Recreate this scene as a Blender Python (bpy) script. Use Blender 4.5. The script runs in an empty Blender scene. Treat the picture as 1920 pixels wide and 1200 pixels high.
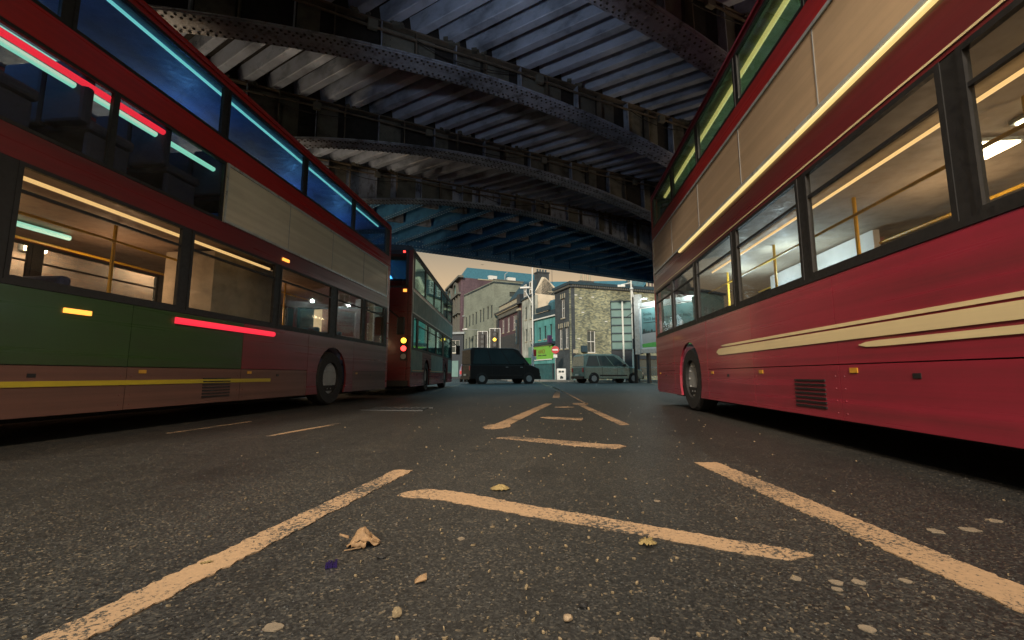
import bpy, math, random
from math import radians, sin, cos, pi, atan2, sqrt, tan
from mathutils import Vector, Matrix
random.seed(7)
S = bpy.context.scene
COL = S.collection

# ------------------------------------------------------------------ camera, sky, sun, exposure
cam_d = bpy.data.cameras.new('camera'); cam = bpy.data.objects.new('camera', cam_d); COL.objects.link(cam)
S.camera = cam
cam_d.sensor_width = 36.0; cam_d.lens = 36.0 * 830.0 / 1920.0
cam_d.clip_start = 0.02; cam_d.clip_end = 1500
PITCH, YAW = radians(7.074), radians(5.464)
cam.location = (0, 0, 0.55)
cam.rotation_euler = (pi / 2 + PITCH, 0, YAW)

W = bpy.data.worlds.new('World'); S.world = W; W.use_nodes = True
wn = W.node_tree; wn.nodes.clear()
wo = wn.nodes.new('ShaderNodeOutputWorld'); bg = wn.nodes.new('ShaderNodeBackground')
sky = wn.nodes.new('ShaderNodeTexSky'); sky.sky_type = 'NISHITA'; sky.sun_disc = False
SUN_EL, SUN_AZ = radians(24), radians(190)        # low sun behind the camera, a little to the left
sky.sun_elevation = SUN_EL; sky.sun_rotation = SUN_AZ
sky.air_density = 1.0; sky.dust_density = 2.0
tc = wn.nodes.new('ShaderNodeTexCoord'); sx = wn.nodes.new('ShaderNodeSeparateXYZ')
rampw = wn.nodes.new('ShaderNodeValToRGB')
wn.links.new(tc.outputs['Generated'], sx.inputs[0]); wn.links.new(sx.outputs['Z'], rampw.inputs[0])
cr = rampw.color_ramp
cr.elements[0].position = 0.0; cr.elements[0].color = (0.50, 0.335, 0.17, 1)
cr.elements[1].position = 1.0; cr.elements[1].color = (0.16, 0.42, 0.52, 1)
for p, c in ((0.15, (0.46, 0.31, 0.16, 1)), (0.20, (0.36, 0.25, 0.135, 1)), (0.28, (0.20, 0.165, 0.11, 1)), (0.60, (0.15, 0.34, 0.42, 1))):
    e = cr.elements.new(p); e.color = c
mixw = wn.nodes.new('ShaderNodeMixRGB'); mixw.blend_type = 'MIX'; mixw.inputs[0].default_value = 0.95
skys = wn.nodes.new('ShaderNodeMixRGB'); skys.blend_type = 'MULTIPLY'; skys.inputs[0].default_value = 1
skys.inputs[2].default_value = (0.10, 0.10, 0.10, 1)
wn.links.new(sky.outputs[0], skys.inputs[1])
wn.links.new(skys.outputs[0], mixw.inputs[1]); wn.links.new(rampw.outputs[0], mixw.inputs[2])
wn.links.new(mixw.outputs[0], bg.inputs[0]); bg.inputs[1].default_value = 1.0
wn.links.new(bg.outputs[0], wo.inputs[0])

sun_d = bpy.data.lights.new('sun', 'SUN'); sun = bpy.data.objects.new('sun', sun_d); COL.objects.link(sun)
sun_d.energy = 2.0; sun_d.angle = radians(6); sun_d.color = (1.0, 0.84, 0.66)
sun_dir = Vector((sin(SUN_AZ) * cos(SUN_EL), cos(SUN_AZ) * cos(SUN_EL), sin(SUN_EL)))
sun.rotation_euler = sun_dir.to_track_quat('Z', 'Y').to_euler()

S.view_settings.view_transform = 'Standard'; S.view_settings.look = 'None'
S.view_settings.exposure = 0.85; S.view_settings.gamma = 1.0; S.view_settings.use_curve_mapping = False
S.render.engine = 'CYCLES'
S.cycles.use_denoising = True; S.cycles.max_bounces = 7; S.cycles.transparent_max_bounces = 24
S.cycles.sample_clamp_indirect = 4.0; S.cycles.caustics_reflective = False; S.cycles.caustics_refractive = False

# ------------------------------------------------------------------ mesh helpers
class MB:
    def __init__(s): s.v = []; s.f = []
    def add(s, vs, fs):
        b = len(s.v); s.v += [tuple(p) for p in vs]; s.f += [tuple(b + i for i in f) for f in fs]; return s
    def box(s, x0, x1, y0, y1, z0, z1):
        return s.add([(x0,y0,z0),(x1,y0,z0),(x1,y1,z0),(x0,y1,z0),(x0,y0,z1),(x1,y0,z1),(x1,y1,z1),(x0,y1,z1)],
                     [(0,3,2,1),(4,5,6,7),(0,1,5,4),(1,2,6,5),(2,3,7,6),(3,0,4,7)])
    def prism(s, poly, f, a, b):
        """poly of 2-D points, f maps (u, v, w) to a point, extruded w from a to b"""
        n = len(poly)
        vs = [f(u, v, a) for u, v in poly] + [f(u, v, b) for u, v in poly]
        fs = [tuple(range(n - 1, -1, -1)), tuple(range(n, 2 * n))]
        fs += [(i, (i + 1) % n, n + (i + 1) % n, n + i) for i in range(n)]
        return s.add(vs, fs)
    def prism_x(s, poly, x0, x1): return s.prism(poly, lambda u, v, w: (w, u, v), x0, x1)
    def prism_y(s, poly, y0, y1): return s.prism(poly, lambda u, v, w: (u, w, v), y0, y1)
    def prism_z(s, poly, z0, z1): return s.prism(poly, lambda u, v, w: (u, v, w), z0, z1)
    def tube(s, p, q, r, n=8, r2=None):
        p, q = Vector(p), Vector(q); d = (q - p).normalized(); r2 = r if r2 is None else r2
        a = d.orthogonal().normalized(); b = d.cross(a)
        vs = [p + (a * cos(2*pi*i/n) + b * sin(2*pi*i/n)) * r for i in range(n)] + \
             [q + (a * cos(2*pi*i/n) + b * sin(2*pi*i/n)) * r2 for i in range(n)]
        fs = [tuple(range(n - 1, -1, -1)), tuple(range(n, 2 * n))] + [(i, (i+1) % n, n + (i+1) % n, n + i) for i in range(n)]
        return s.add(vs, fs)
    def ring(s, c, axis, ro, ri, w, n=24):
        """flat-sided ring (tyre) round an axis through c"""
        c = Vector(c); d = Vector(axis).normalized(); a = d.orthogonal().normalized(); b = d.cross(a)
        vs = []
        prof = [(ri, -w/2), (ro*0.93, -w/2), (ro, -w*0.3), (ro, w*0.3), (ro*0.93, w/2), (ri, w/2)]
        for i in range(n):
            e = a * cos(2*pi*i/n) + b * sin(2*pi*i/n)
            vs += [c + e * r + d * h for r, h in prof]
        m = len(prof)
        fs = [(i*m+j, i*m+(j+1) % m, ((i+1) % n)*m+(j+1) % m, ((i+1) % n)*m+j) for i in range(n) for j in range(m)]
        return s.add(vs, fs)
    def dome(s, c, nrm, r, n=6):
        c = Vector(c); d = Vector(nrm).normalized(); a = d.orthogonal().normalized(); b = d.cross(a)
        vs = [c + (a * cos(2*pi*i/n) + b * sin(2*pi*i/n)) * r for i in range(n)]
        vs += [c + (a * cos(2*pi*i/n) + b * sin(2*pi*i/n)) * r * .6 + d * r * .6 for i in range(n)]
        vs += [c + d * r * .75]
        fs = [(i, (i+1) % n, n + (i+1) % n, n + i) for i in range(n)] + [(n + i, n + (i+1) % n, 2*n) for i in range(n)]
        return s.add(vs, fs)
    def build(s, name, m, parent=None, loc=None, rotz=None, smooth=False, kind=None):
        me = bpy.data.meshes.new(name); me.from_pydata(s.v, [], s.f); me.update()
        import bmesh
        bm = bmesh.new(); bm.from_mesh(me); bmesh.ops.recalc_face_normals(bm, faces=bm.faces); bm.to_mesh(me); bm.free()
        if m: me.materials.append(m)
        if smooth: me.polygons.foreach_set('use_smooth', [True] * len(me.polygons))
        o = bpy.data.objects.new(name, me); COL.objects.link(o)
        if parent: o.parent = parent
        if loc is not None: o.location = loc
        if rotz is not None: o.rotation_euler.z = rotz
        if kind: o['kind'] = kind
        return o
def bx(name, m, parent, *b, **k): return MB().box(*b).build(name, m, parent, **k)
def bevel(o, w, seg=2):
    md = o.modifiers.new('bevel', 'BEVEL'); md.width = w; md.segments = seg; md.limit_method = 'ANGLE'; return o
def tag(o, label, cat, group=None):
    o['label'] = label; o['category'] = cat
    if group: o['group'] = group
    return o
def thing(name, label, cat, loc=(0, 0, 0), rotz=0, group=None):
    o = bpy.data.objects.new(name, None); COL.objects.link(o); o.empty_display_size = .3
    o.location = loc; o.rotation_euler.z = rotz
    return tag(o, label, cat, group)
def struct(o): o['kind'] = 'structure'; return o
def copy_part(o, parent, loc=None):
    c = o.copy(); COL.objects.link(c); c.parent = parent
    if loc is not None: c.location = loc
    return c
def text(name, body, size, m, parent, loc, rot=(pi/2, 0, 0), ext=.004, align='LEFT', sx_=1.0):
    cu = bpy.data.curves.new(name, 'FONT'); cu.body = body; cu.size = size; cu.extrude = ext; cu.align_x = align
    cu.materials.append(m)
    tmp = bpy.data.objects.new(name + '_curve', cu); COL.objects.link(tmp); bpy.context.view_layer.update()
    me = bpy.data.meshes.new_from_object(tmp.evaluated_get(bpy.context.evaluated_depsgraph_get())); bpy.data.objects.remove(tmp)
    if not me.materials: me.materials.append(m)
    o = bpy.data.objects.new(name, me); COL.objects.link(o); o.parent = parent; o.location = loc; o.rotation_euler = rot
    o.scale = (sx_, 1, 1)
    return o

# ------------------------------------------------------------------ materials
def new_mat(name):
    m = bpy.data.materials.new(name); m.use_nodes = True
    nt = m.node_tree; return m, nt, nt.nodes['Principled BSDF']
def N(nt, t, **k):
    n = nt.nodes.new(t)
    for a, v in k.items(): setattr(n, a, v)
    return n
def mapped(nt, scale, coord='Object'):
    t = N(nt, 'ShaderNodeTexCoord'); mp = N(nt, 'ShaderNodeMapping'); mp.inputs['Scale'].default_value = scale
    nt.links.new(t.outputs[coord], mp.inputs[0]); return mp.outputs[0]
def noise(nt, vec, scale, detail=4, rough=.55):
    n = N(nt, 'ShaderNodeTexNoise'); n.inputs['Scale'].default_value = scale; n.inputs['Detail'].default_value = detail
    n.inputs['Roughness'].default_value = rough; nt.links.new(vec, n.inputs['Vector']); return n.outputs['Fac']
def ramp(nt, fac, stops):
    r = N(nt, 'ShaderNodeValToRGB'); nt.links.new(fac, r.inputs[0]); e = r.color_ramp.elements
    e[0].position, e[0].color = stops[0][0], (*stops[0][1], 1); e[1].position, e[1].color = stops[-1][0], (*stops[-1][1], 1)
    for p, c in stops[1:-1]: x = e.new(p); x.color = (*c, 1)
    return r.outputs[0]
def bump(nt, b, h, strength=.4, dist=.01):
    n = N(nt, 'ShaderNodeBump'); n.inputs['Strength'].default_value = strength; n.inputs['Distance'].default_value = dist
    nt.links.new(h, n.inputs['Height']); nt.links.new(n.outputs[0], b.inputs['Normal'])
def mat(name, c, rough=.6, metal=0.0, var=.25, scale=(1, 1, 1), nscale=6.0, bmp=0.0, spec=.5, c2=None, coat=0.0):
    """colour broken up by two noises, from c down to c2"""
    m, nt, b = new_mat(name); v = mapped(nt, scale)
    f = noise(nt, v, nscale, 6, .62)
    c2 = c2 or tuple(x * (1 - var) for x in c); c3 = tuple(min(1, x * (1 + var * .6)) for x in c)
    col = ramp(nt, f, [(.28, c2), (.5, c), (.72, c3)])
    nt.links.new(col, b.inputs['Base Color'])
    r = ramp(nt, noise(nt, v, nscale * 2.3, 4), [(.3, (max(.02, rough - .12),) * 3), (.7, (min(1, rough + .14),) * 3)])
    nt.links.new(r, b.inputs['Roughness'])
    b.inputs['Metallic'].default_value = metal; b.inputs['Specular IOR Level'].default_value = spec
    b.inputs['Coat Weight'].default_value = coat; b.inputs['Coat Roughness'].default_value = .08
    if bmp: bump(nt, b, noise(nt, v, nscale * 4, 6, .7), bmp, .02)
    return m
def emit(name, c, s, base=(.8, .8, .8)):
    m, nt, b = new_mat(name); b.inputs['Base Color'].default_value = (*base, 1)
    b.inputs['Emission Color'].default_value = (*c, 1); b.inputs['Emission Strength'].default_value = s
    return m
def glass(name, tint=(.75, .8, .8), ior=1.45, rough=.02, gl=(1, 1, 1)):
    m = bpy.data.materials.new(name); m.use_nodes = True; nt = m.node_tree; nt.nodes.clear()
    o = N(nt, 'ShaderNodeOutputMaterial'); t = N(nt, 'ShaderNodeBsdfTransparent'); g = N(nt, 'ShaderNodeBsdfGlossy')
    t.inputs[0].default_value = (*tint, 1); g.inputs['Color'].default_value = (*gl, 1); g.inputs['Roughness'].default_value = rough
    lw = N(nt, 'ShaderNodeLayerWeight'); lw.inputs['Blend'].default_value = .5; mx = N(nt, 'ShaderNodeMixShader')
    pw = N(nt, 'ShaderNodeMath', operation='POWER'); pw.inputs[1].default_value = 5; nt.links.new(lw.outputs['Facing'], pw.inputs[0])
    f0 = ((ior - 1) / (ior + 1)) ** 2
    fr = N(nt, 'ShaderNodeMath', operation='MULTIPLY_ADD'); fr.inputs[1].default_value = .9 - f0; fr.inputs[2].default_value = f0
    df = N(nt, 'ShaderNodeBsdfDiffuse'); df.inputs[0].default_value = (.30, .28, .25, 1); md = N(nt, 'ShaderNodeMixShader')
    du = ramp(nt, noise(nt, mapped(nt, (1, .8, 2.2)), 2.2, 6, .7), [(.35, (.01,) * 3), (.62, (.05,) * 3), (.8, (.14,) * 3)])
    nt.links.new(du, md.inputs[0]); nt.links.new(t.outputs[0], md.inputs[1]); nt.links.new(df.outputs[0], md.inputs[2])
    nt.links.new(pw.outputs[0], fr.inputs[0]); nt.links.new(fr.outputs[0], mx.inputs[0]); nt.links.new(md.outputs[0], mx.inputs[1]); nt.links.new(g.outputs[0], mx.inputs[2])
    nt.links.new(mx.outputs[0], o.inputs[0]); return m
def bricks(name, c1, c2, mortar, var=.5, rough=.85, sc=1.0, dirt=.35):
    m, nt, b = new_mat(name)
    t = N(nt, 'ShaderNodeTexCoord'); s_ = N(nt, 'ShaderNodeSeparateXYZ'); cb = N(nt, 'ShaderNodeCombineXYZ')
    nt.links.new(t.outputs['Object'], s_.inputs[0]); nt.links.new(s_.outputs['X'], cb.inputs[0]); nt.links.new(s_.outputs['Z'], cb.inputs[1])
    nt.links.new(s_.outputs['Y'], cb.inputs[2])
    bt = N(nt, 'ShaderNodeTexBrick'); bt.inputs['Scale'].default_value = sc
    bt.inputs['Brick Width'].default_value = .225; bt.inputs['Row Height'].default_value = .075
    bt.inputs['Mortar Size'].default_value = .008; bt.inputs['Mortar Smooth'].default_value = .3; bt.inputs['Bias'].default_value = -.1
    bt.inputs['Color1'].default_value = (*c1, 1); bt.inputs['Color2'].default_value = (*c2, 1); bt.inputs['Mortar'].default_value = (*mortar, 1)
    nt.links.new(cb.outputs[0], bt.inputs['Vector'])
    f = noise(nt, cb.outputs[0], 3.0, 8, .75)
    g = noise(nt, cb.outputs[0], .45, 5, .6)
    dk = ramp(nt, f, [(.32, (1 - var,) * 3), (.5, (1, 1, 1)), (.68, (1 + var * .5,) * 3)])
    dg = ramp(nt, g, [(.3, (1 - dirt,) * 3), (.62, (1.1, 1.1, 1.1))])
    m1 = N(nt, 'ShaderNodeMixRGB', blend_type='MULTIPLY'); m1.inputs[0].default_value = 1
    m2 = N(nt, 'ShaderNodeMixRGB', blend_type='MULTIPLY'); m2.inputs[0].default_value = 1
    nt.links.new(bt.outputs['Color'], m1.inputs[1]); nt.links.new(dk, m1.inputs[2])
    nt.links.new(m1.outputs[0], m2.inputs[1]); nt.links.new(dg, m2.inputs[2]); nt.links.new(m2.outputs[0], b.inputs['Base Color'])
    b.inputs['Roughness'].default_value = rough
    bump(nt, b, bt.outputs['Fac'], -.5, .01)
    return m
def stained(name, c, stain, rough=.8, amount=.5):
    """render or painted wall with rain streaks running down it"""
    m, nt, b = new_mat(name)
    f = noise(nt, mapped(nt, (2.2, 2.2, .18)), 1.6, 6, .65); g = noise(nt, mapped(nt, (1, 1, 1)), .9, 6, .6)
    mul = N(nt, 'ShaderNodeMath', operation='MULTIPLY'); nt.links.new(f, mul.inputs[0]); nt.links.new(g, mul.inputs[1])
    col = ramp(nt, mul.outputs[0], [(.16, stain), (.16 + .16 * amount, tuple((a + b_) / 2 for a, b_ in zip(c, stain))), (.34, c)])
    nt.links.new(col, b.inputs['Base Color']); b.inputs['Roughness'].default_value = rough
    return m
def bus_paint(name, c, grime=(.03, .022, .02), amount=.35, rough=.22):
    """gloss coach paint with road dirt dragged along the side by the wind"""
    m, nt, b = new_mat(name)
    f = noise(nt, mapped(nt, (1, .10, 9)), 1.4, 6, .6); g = noise(nt, mapped(nt, (1, .5, 1)), 1.1, 6, .7)
    mul = N(nt, 'ShaderNodeMath', operation='MULTIPLY'); nt.links.new(f, mul.inputs[0]); nt.links.new(g, mul.inputs[1])
    mid = tuple(a * .8 + b_ * .2 for a, b_ in zip(c, grime))
    col = ramp(nt, mul.outputs[0], [(.12, tuple(min(1, a * 1.12) for a in c)), (.26, mid), (.40, tuple(a * (1 - amount) + b_ * amount for a, b_ in zip(c, grime)))])
    nt.links.new(col, b.inputs['Base Color'])
    r = ramp(nt, f, [(.3, (rough,) * 3), (.7, (min(1, rough + .25),) * 3)]); nt.links.new(r, b.inputs['Roughness'])
    b.inputs['Coat Weight'].default_value = .3; b.inputs['Coat Roughness'].default_value = .1
    return m

def asphalt():
    m, nt, b = new_mat('asphalt')
    t = N(nt, 'ShaderNodeTexCoord').outputs['Object']
    vo = N(nt, 'ShaderNodeTexVoronoi'); vo.inputs['Scale'].default_value = 165; nt.links.new(t, vo.inputs['Vector'])
    vo2 = N(nt, 'ShaderNodeTexVoronoi'); vo2.inputs['Scale'].default_value = 260; nt.links.new(t, vo2.inputs['Vector'])
    sep = N(nt, 'ShaderNodeSeparateColor'); nt.links.new(vo.outputs['Color'], sep.inputs[0])
    stone = ramp(nt, sep.outputs[0], [(0, (.006, .0065, .007)), (.35, (.013, .0138, .0145)), (.7, (.030, .0305, .030)), (.9, (.054, .052, .046)), (.97, (.10, .086, .066)), (1, (.20, .155, .10))])
    def mul(a, c):
        x = N(nt, 'ShaderNodeMixRGB', blend_type='MULTIPLY'); x.inputs[0].default_value = 1
        nt.links.new(a, x.inputs[1]); nt.links.new(c, x.inputs[2]); return x.outputs[0]
    col = mul(stone, ramp(nt, noise(nt, t, .55, 6, .6), [(.3, (.62, .63, .65)), (.5, (.95, .95, .95)), (.72, (1.25, 1.22, 1.16))]))
    col = mul(col, ramp(nt, noise(nt, t, 7.0, 6, .7), [(.3, (.70, .70, .70)), (.7, (1.2, 1.2, 1.2))]))
    # wheel tracks worn along the lanes, darker rubbered band
    col = mul(col, ramp(nt, noise(nt, mapped(nt, (1.6, .05, 1)), 1.1, 3, .5), [(.35, (.72, .72, .73)), (.55, (1, 1, 1)), (.7, (1.18, 1.16, 1.12))]))
    # oil stains dripped on the hatching
    for (x, y, r) in ((-.10, 2.62, .34), (.42, 3.25, .30), (-.55, 3.3, .22), (1.1, 4.4, .5), (-1.9, 2.4, .5)):
        mp = N(nt, 'ShaderNodeMapping'); mp.inputs['Location'].default_value = (-x / r, -y / r, 0); mp.inputs['Scale'].default_value = (1 / r, 1 / r, 1)
        nt.links.new(t, mp.inputs[0]); ln = N(nt, 'ShaderNodeVectorMath', operation='LENGTH'); nt.links.new(mp.outputs[0], ln.inputs[0])
        wob = N(nt, 'ShaderNodeMath', operation='MULTIPLY_ADD'); wob.inputs[1].default_value = .9; nt.links.new(noise(nt, t, 9.0, 5, .7), wob.inputs[0]); nt.links.new(ln.outputs['Value'], wob.inputs[2])
        col = mul(col, ramp(nt, wob.outputs[0], [(.55, (.58, .58, .60)), (1.35, (1, 1, 1))]))
    nt.links.new(col, b.inputs['Base Color'])
    rr = ramp(nt, sep.outputs[1], [(0, (.42,) * 3), (1, (.75,) * 3)]); nt.links.new(rr, b.inputs['Roughness'])
    h = N(nt, 'ShaderNodeMath', operation='ADD')
    hv = N(nt, 'ShaderNodeMath', operation='MULTIPLY'); hv.inputs[1].default_value = .5
    nt.links.new(vo2.outputs['Distance'], hv.inputs[0]); nt.links.new(vo.outputs['Distance'], h.inputs[0]); nt.links.new(hv.outputs[0], h.inputs[1])
    bump(nt, b, h.outputs[0], -1.0, .012)
    return m
def road_paint():
    """thermoplastic line, worn through to the stones beneath in places"""
    m, nt, b = new_mat('road_paint')
    t = N(nt, 'ShaderNodeTexCoord').outputs['Object']
    n1 = noise(nt, mapped(nt, (1, 1, 1)), 78, 6, .75); n2 = noise(nt, t, 1.7, 3, .5)
    ad = N(nt, 'ShaderNodeMath', operation='MULTIPLY_ADD'); ad.inputs[1].default_value = .62; nt.links.new(n2, ad.inputs[0]); nt.links.new(n1, ad.inputs[2])
    vo = N(nt, 'ShaderNodeTexVoronoi'); vo.inputs['Scale'].default_value = 105; nt.links.new(t, vo.inputs['Vector'])
    col = ramp(nt, ad.outputs[0], [(.60, (.42, .275, .16)), (.86, (.33, .22, .13)), (.88, (.05, .045, .038)), (1.0, (.035, .035, .033))])
    nt.links.new(col, b.inputs['Base Color']); b.inputs['Roughness'].default_value = .7
    bump(nt, b, vo.outputs['Distance'], -.7, .008)
    return m

M = {}
M['asphalt'] = asphalt(); M['line'] = road_paint()
M['kerb'] = mat('kerb_stone', (.22, .21, .19), .8, nscale=5, bmp=.3)
M['paving'] = mat('paving', (.20, .19, .175), .85, nscale=2, bmp=.2)
M['soot'] = mat('sooty_iron', (.25, .31, .43), .40, var=.6, nscale=2.2, bmp=.25, c2=(.05, .055, .07))
M['soot_rib'] = mat('sooty_trough', (.34, .42, .58), .34, var=.55, scale=(.6, .6, 1), nscale=2.0, bmp=.12, c2=(.09, .115, .16))  # blue in the base colour stands in for a cool sheen
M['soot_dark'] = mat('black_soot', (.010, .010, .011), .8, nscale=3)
def streaky(name, c, rust, soot):
    m, nt, b = new_mat(name)
    f = noise(nt, mapped(nt, (3.0, 3.0, 1.2)), 2.0, 7, .7); g_ = noise(nt, mapped(nt, (1, 1, 1)), .8, 5, .6)
    a = ramp(nt, f, [(.36, soot), (.50, c), (.60, c), (.72, rust)]); d = ramp(nt, g_, [(.3, (.35, .35, .36)), (.6, (1.1, 1.1, 1.1))])
    x = N(nt, 'ShaderNodeMixRGB', blend_type='MULTIPLY'); x.inputs[0].default_value = 1; nt.links.new(a, x.inputs[1]); nt.links.new(d, x.inputs[2])
    nt.links.new(x.outputs[0], b.inputs['Base Color']); b.inputs['Roughness'].default_value = .45
    bump(nt, b, f, .3, .02); return m
M['soot'] = streaky('sooty_iron', (.30, .36, .48), (.17, .105, .065), (.09, .095, .115))
M['rivet'] = mat('shadow_dark_rivet', (.022, .022, .026), .6)  # dark colour stands in for the shadow that makes rivets read as dots
M['rust'] = mat('rusty_flange', (.12, .105, .085), .55, var=.5, nscale=3.5, bmp=.35, c2=(.035, .03, .026))
M['panel_grey'] = mat('peeling_grey', (.10, .105, .095), .7, var=.7, nscale=2.4, bmp=.2, c2=(.018, .018, .018))
M['blue_iron'] = mat('blue_painted_iron', (.045, .19, .42), .45, var=.4, nscale=3, bmp=.15, c2=(.02, .10, .28))
M['blue_pale'] = mat('blue_worn_flange', (.36, .58, .80), .45, var=.5, nscale=5, bmp=.2, c2=(.10, .24, .36))
M['abut'] = bricks('abutment_brick', (.16, .11, .08), (.10, .075, .06), (.09, .085, .08), .5)
M['red'] = bus_paint('bus_red', (.42, .022, .020))
M['crimson'] = bus_paint('bus_crimson', (.31, .028, .052), amount=.5)
M['maroon'] = bus_paint('bus_maroon', (.16, .022, .026), amount=.4)
M['brown'] = bus_paint('bus_dirty_skirt', (.13, .060, .045), amount=.5, rough=.4)
M['green'] = bus_paint('bus_green_trail', (.028, .062, .020), (.035, .022, .016), .6)
M['cream_ad'] = bus_paint('cream_advert', (.66, .63, .52), (.30, .25, .18), .4, .35)
M['beige_ad'] = bus_paint('beige_advert', (.58, .43, .28), (.36, .26, .16), .5, .35)
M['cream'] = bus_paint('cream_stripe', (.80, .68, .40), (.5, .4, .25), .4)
M['yellow'] = bus_paint('yellow_stripe', (.42, .33, .03), amount=.3)
M['black'] = mat('black_rubber', (.012, .012, .013), .55, nscale=12)
M['tyre'] = mat('tyre', (.016, .016, .017), .8, nscale=20, bmp=.2)
M['chassis'] = mat('chassis', (.012, .012, .013), .8)
M['chrome'] = mat('alloy', (.55, .56, .58), .3, metal=.9)
M['grey'] = mat('grey_metal', (.30, .32, .33), .5, nscale=4)
M['dkgrey'] = mat('dark_grey_metal', (.05, .055, .06), .5)
M['seat'] = mat('seat_moquette', (.03, .04, .09), .9, nscale=30)
M['lining'] = mat('saloon_lining', (.42, .36, .28), .6)
M['lining_navy'] = mat('saloon_lining_navy', (.07, .10, .20), .55)
M['lining_brown'] = mat('saloon_lining_brown', (.28, .20, .15), .6)
M['lining_green'] = mat('saloon_lining_green', (.16, .22, .17), .6)
M['pole_y'] = mat('yellow_pole', (.70, .42, .03), .35)
M['g_clear'] = glass('clear_glass', (.95, .96, .95), 1.26, .02, (.6, .6, .6))
M['g_bus'] = glass('bus_glass', (.86, .87, .86), 1.36)
M['g_blue'] = glass('blue_tinted_glass', (.70, .80, .90), 1.33)
M['g_green'] = glass('green_tinted_glass', (.74, .84, .76), 1.33)
M['g_teal'] = glass('teal_glass', (.35, .55, .55), 3.0, .04, (.60, .92, .90))
M['pane'] = mat('window_pane', (.035, .055, .06), .08, spec=.8, nscale=.7)
M['win_white'] = mat('white_window_paint', (.72, .72, .70), .5, nscale=8)
M['slate'] = mat('slate', (.045, .135, .175), .6, var=.35, nscale=4, bmp=.2)
M['slate_dk'] = mat('dark_slate', (.022, .050, .070), .6, var=.4, nscale=5, bmp=.3)
M['lead'] = mat('lead_flashing', (.28, .32, .34), .5)
M['yellow_brick'] = bricks('yellow_stock_brick', (.46, .45, .28), (.10, .13, .12), (.19, .20, .16), .55, dirt=.45)
M['dark_brick'] = bricks('sooty_or_shaded_brick', (.060, .075, .085), (.045, .055, .065), (.06, .065, .07), .4)
M['tan_brick'] = bricks('tan_brick', (.25, .275, .225), (.20, .225, .185), (.22, .235, .19), .25, dirt=.25)
M['purple_brick'] = bricks('purple_red_brick', (.13, .085, .105), (.10, .07, .095), (.12, .07, .08), .3)
M['pub'] = mat('dark_pub_paint', (.022, .032, .045), .5, nscale=3)
M['pub_red'] = mat('pub_dull_red_brick', (.095, .05, .062), .8, nscale=6)
M['stone_dk'] = mat('weathered_stone', (.13, .13, .115), .8, nscale=4, bmp=.3)
M['stone'] = mat('pale_stone', (.42, .38, .28), .8, nscale=4, bmp=.2)
M['white_wall'] = stained('white_render', (.56, .58, .52), (.20, .21, .18))
M['cream_wall'] = stained('cream_gable_render', (.80, .68, .52), (.50, .43, .33), amount=.2)
M['teal_wall'] = stained('teal_render', (.11, .36, .36), (.06, .22, .22))
M['teal_shop'] = mat('teal_shutter', (.022, .11, .125), .5, var=.3, nscale=1.4)
M['sign_green'] = mat('green_shop_sign', (.17, .46, .055), .4, var=.08, nscale=3)
M['sign_dkgreen'] = mat('dark_green_sign', (.015, .13, .045), .4)
M['sign_red'] = mat('sign_red', (.50, .03, .04), .4, var=.1)
M['sign_brown'] = mat('sign_lettering_brown', (.20, .06, .02), .5, var=.1)
M['white'] = mat('white_paint', (.78, .78, .76), .4, var=.08)
M['purple'] = mat('purple_paint', (.06, .03, .10), .5)
M['ink'] = mat('dark_ink', (.015, .03, .035), .6, var=.1)
M['hoard'] = mat('green_grey_sheet', (.14, .25, .24), .55, var=.15, nscale=1.5)
M['hoard_dk'] = mat('hoarding_rail', (.03, .06, .075), .6)
M['poster_sky'] = mat('poster_sky', (.14, .29, .30), .35, var=.3, nscale=.6)
M['poster_snow'] = mat('poster_snow', (.52, .50, .50), .4, var=.06)
M['poster_white'] = mat('poster_white', (.66, .62, .58), .4, var=.04)
M['poster_tree'] = mat('poster_trees', (.05, .07, .07), .5)
M['poster_green'] = mat('poster_green', (.13, .55, .12), .4, var=.15)
M['poster_orange'] = mat('poster_orange', (.50, .26, .03), .4)
M['poster_red'] = mat('poster_red', (.35, .07, .05), .4)
M['poster_navy'] = mat('poster_navy', (.01, .02, .06), .4)
M['alum'] = mat('aluminium', (.50, .55, .57), .35, metal=.3)
M['pole_pale'] = mat('pale_column_paint', (.66, .68, .64), .4, var=.12)
M['van_dark'] = mat('dark_van_paint', (.016, .016, .017), .5, spec=.25)
M['car_lilac'] = mat('lilac_car_paint', (.15, .13, .20), .3, coat=.4)
M['car_sage'] = mat('sage_van_paint', (.18, .25, .22), .3, coat=.4)
M['plate'] = mat('number_plate', (.60, .58, .50), .5, var=.05)
M['leaf'] = mat('dry_leaf', (.30, .185, .095), .7, var=.4, nscale=22, bmp=.3)
M['leaf_y'] = mat('yellow_leaf', (.26, .19, .075), .65, var=.3, nscale=20, bmp=.3)
M['fleck'] = mat('leaf_flecks', (.22, .165, .095), .8, var=.5, nscale=60)
M['gum'] = mat('trodden_gum', (.20, .16, .115), .8, var=.2, nscale=30)
M['pebble'] = mat('pebble', (.30, .22, .14), .7, nscale=40)
M['foil'] = mat('purple_foil', (.05, .03, .16), .2, metal=.6)
M['e_teal'] = emit('teal_tube', (.30, .95, .72), .5)
M['e_yellow'] = emit('yellow_tube', (1.0, .74, .26), .52)
M['e_warm'] = emit('warm_tube', (1.0, .60, .22), .65)
M['e_lamp'] = emit('bulkhead_lamp', (1.0, .66, .30), 9)
M['e_bridge_lamp'] = emit('bridge_lamp_glow', (1.0, .80, .46), 7)
M['e_cool'] = emit('cool_panel', (.66, .86, .90), .75)
M['e_red'] = emit('red_trail_glow', (1.0, .03, .06), .62, (.4, .02, .02))
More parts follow.
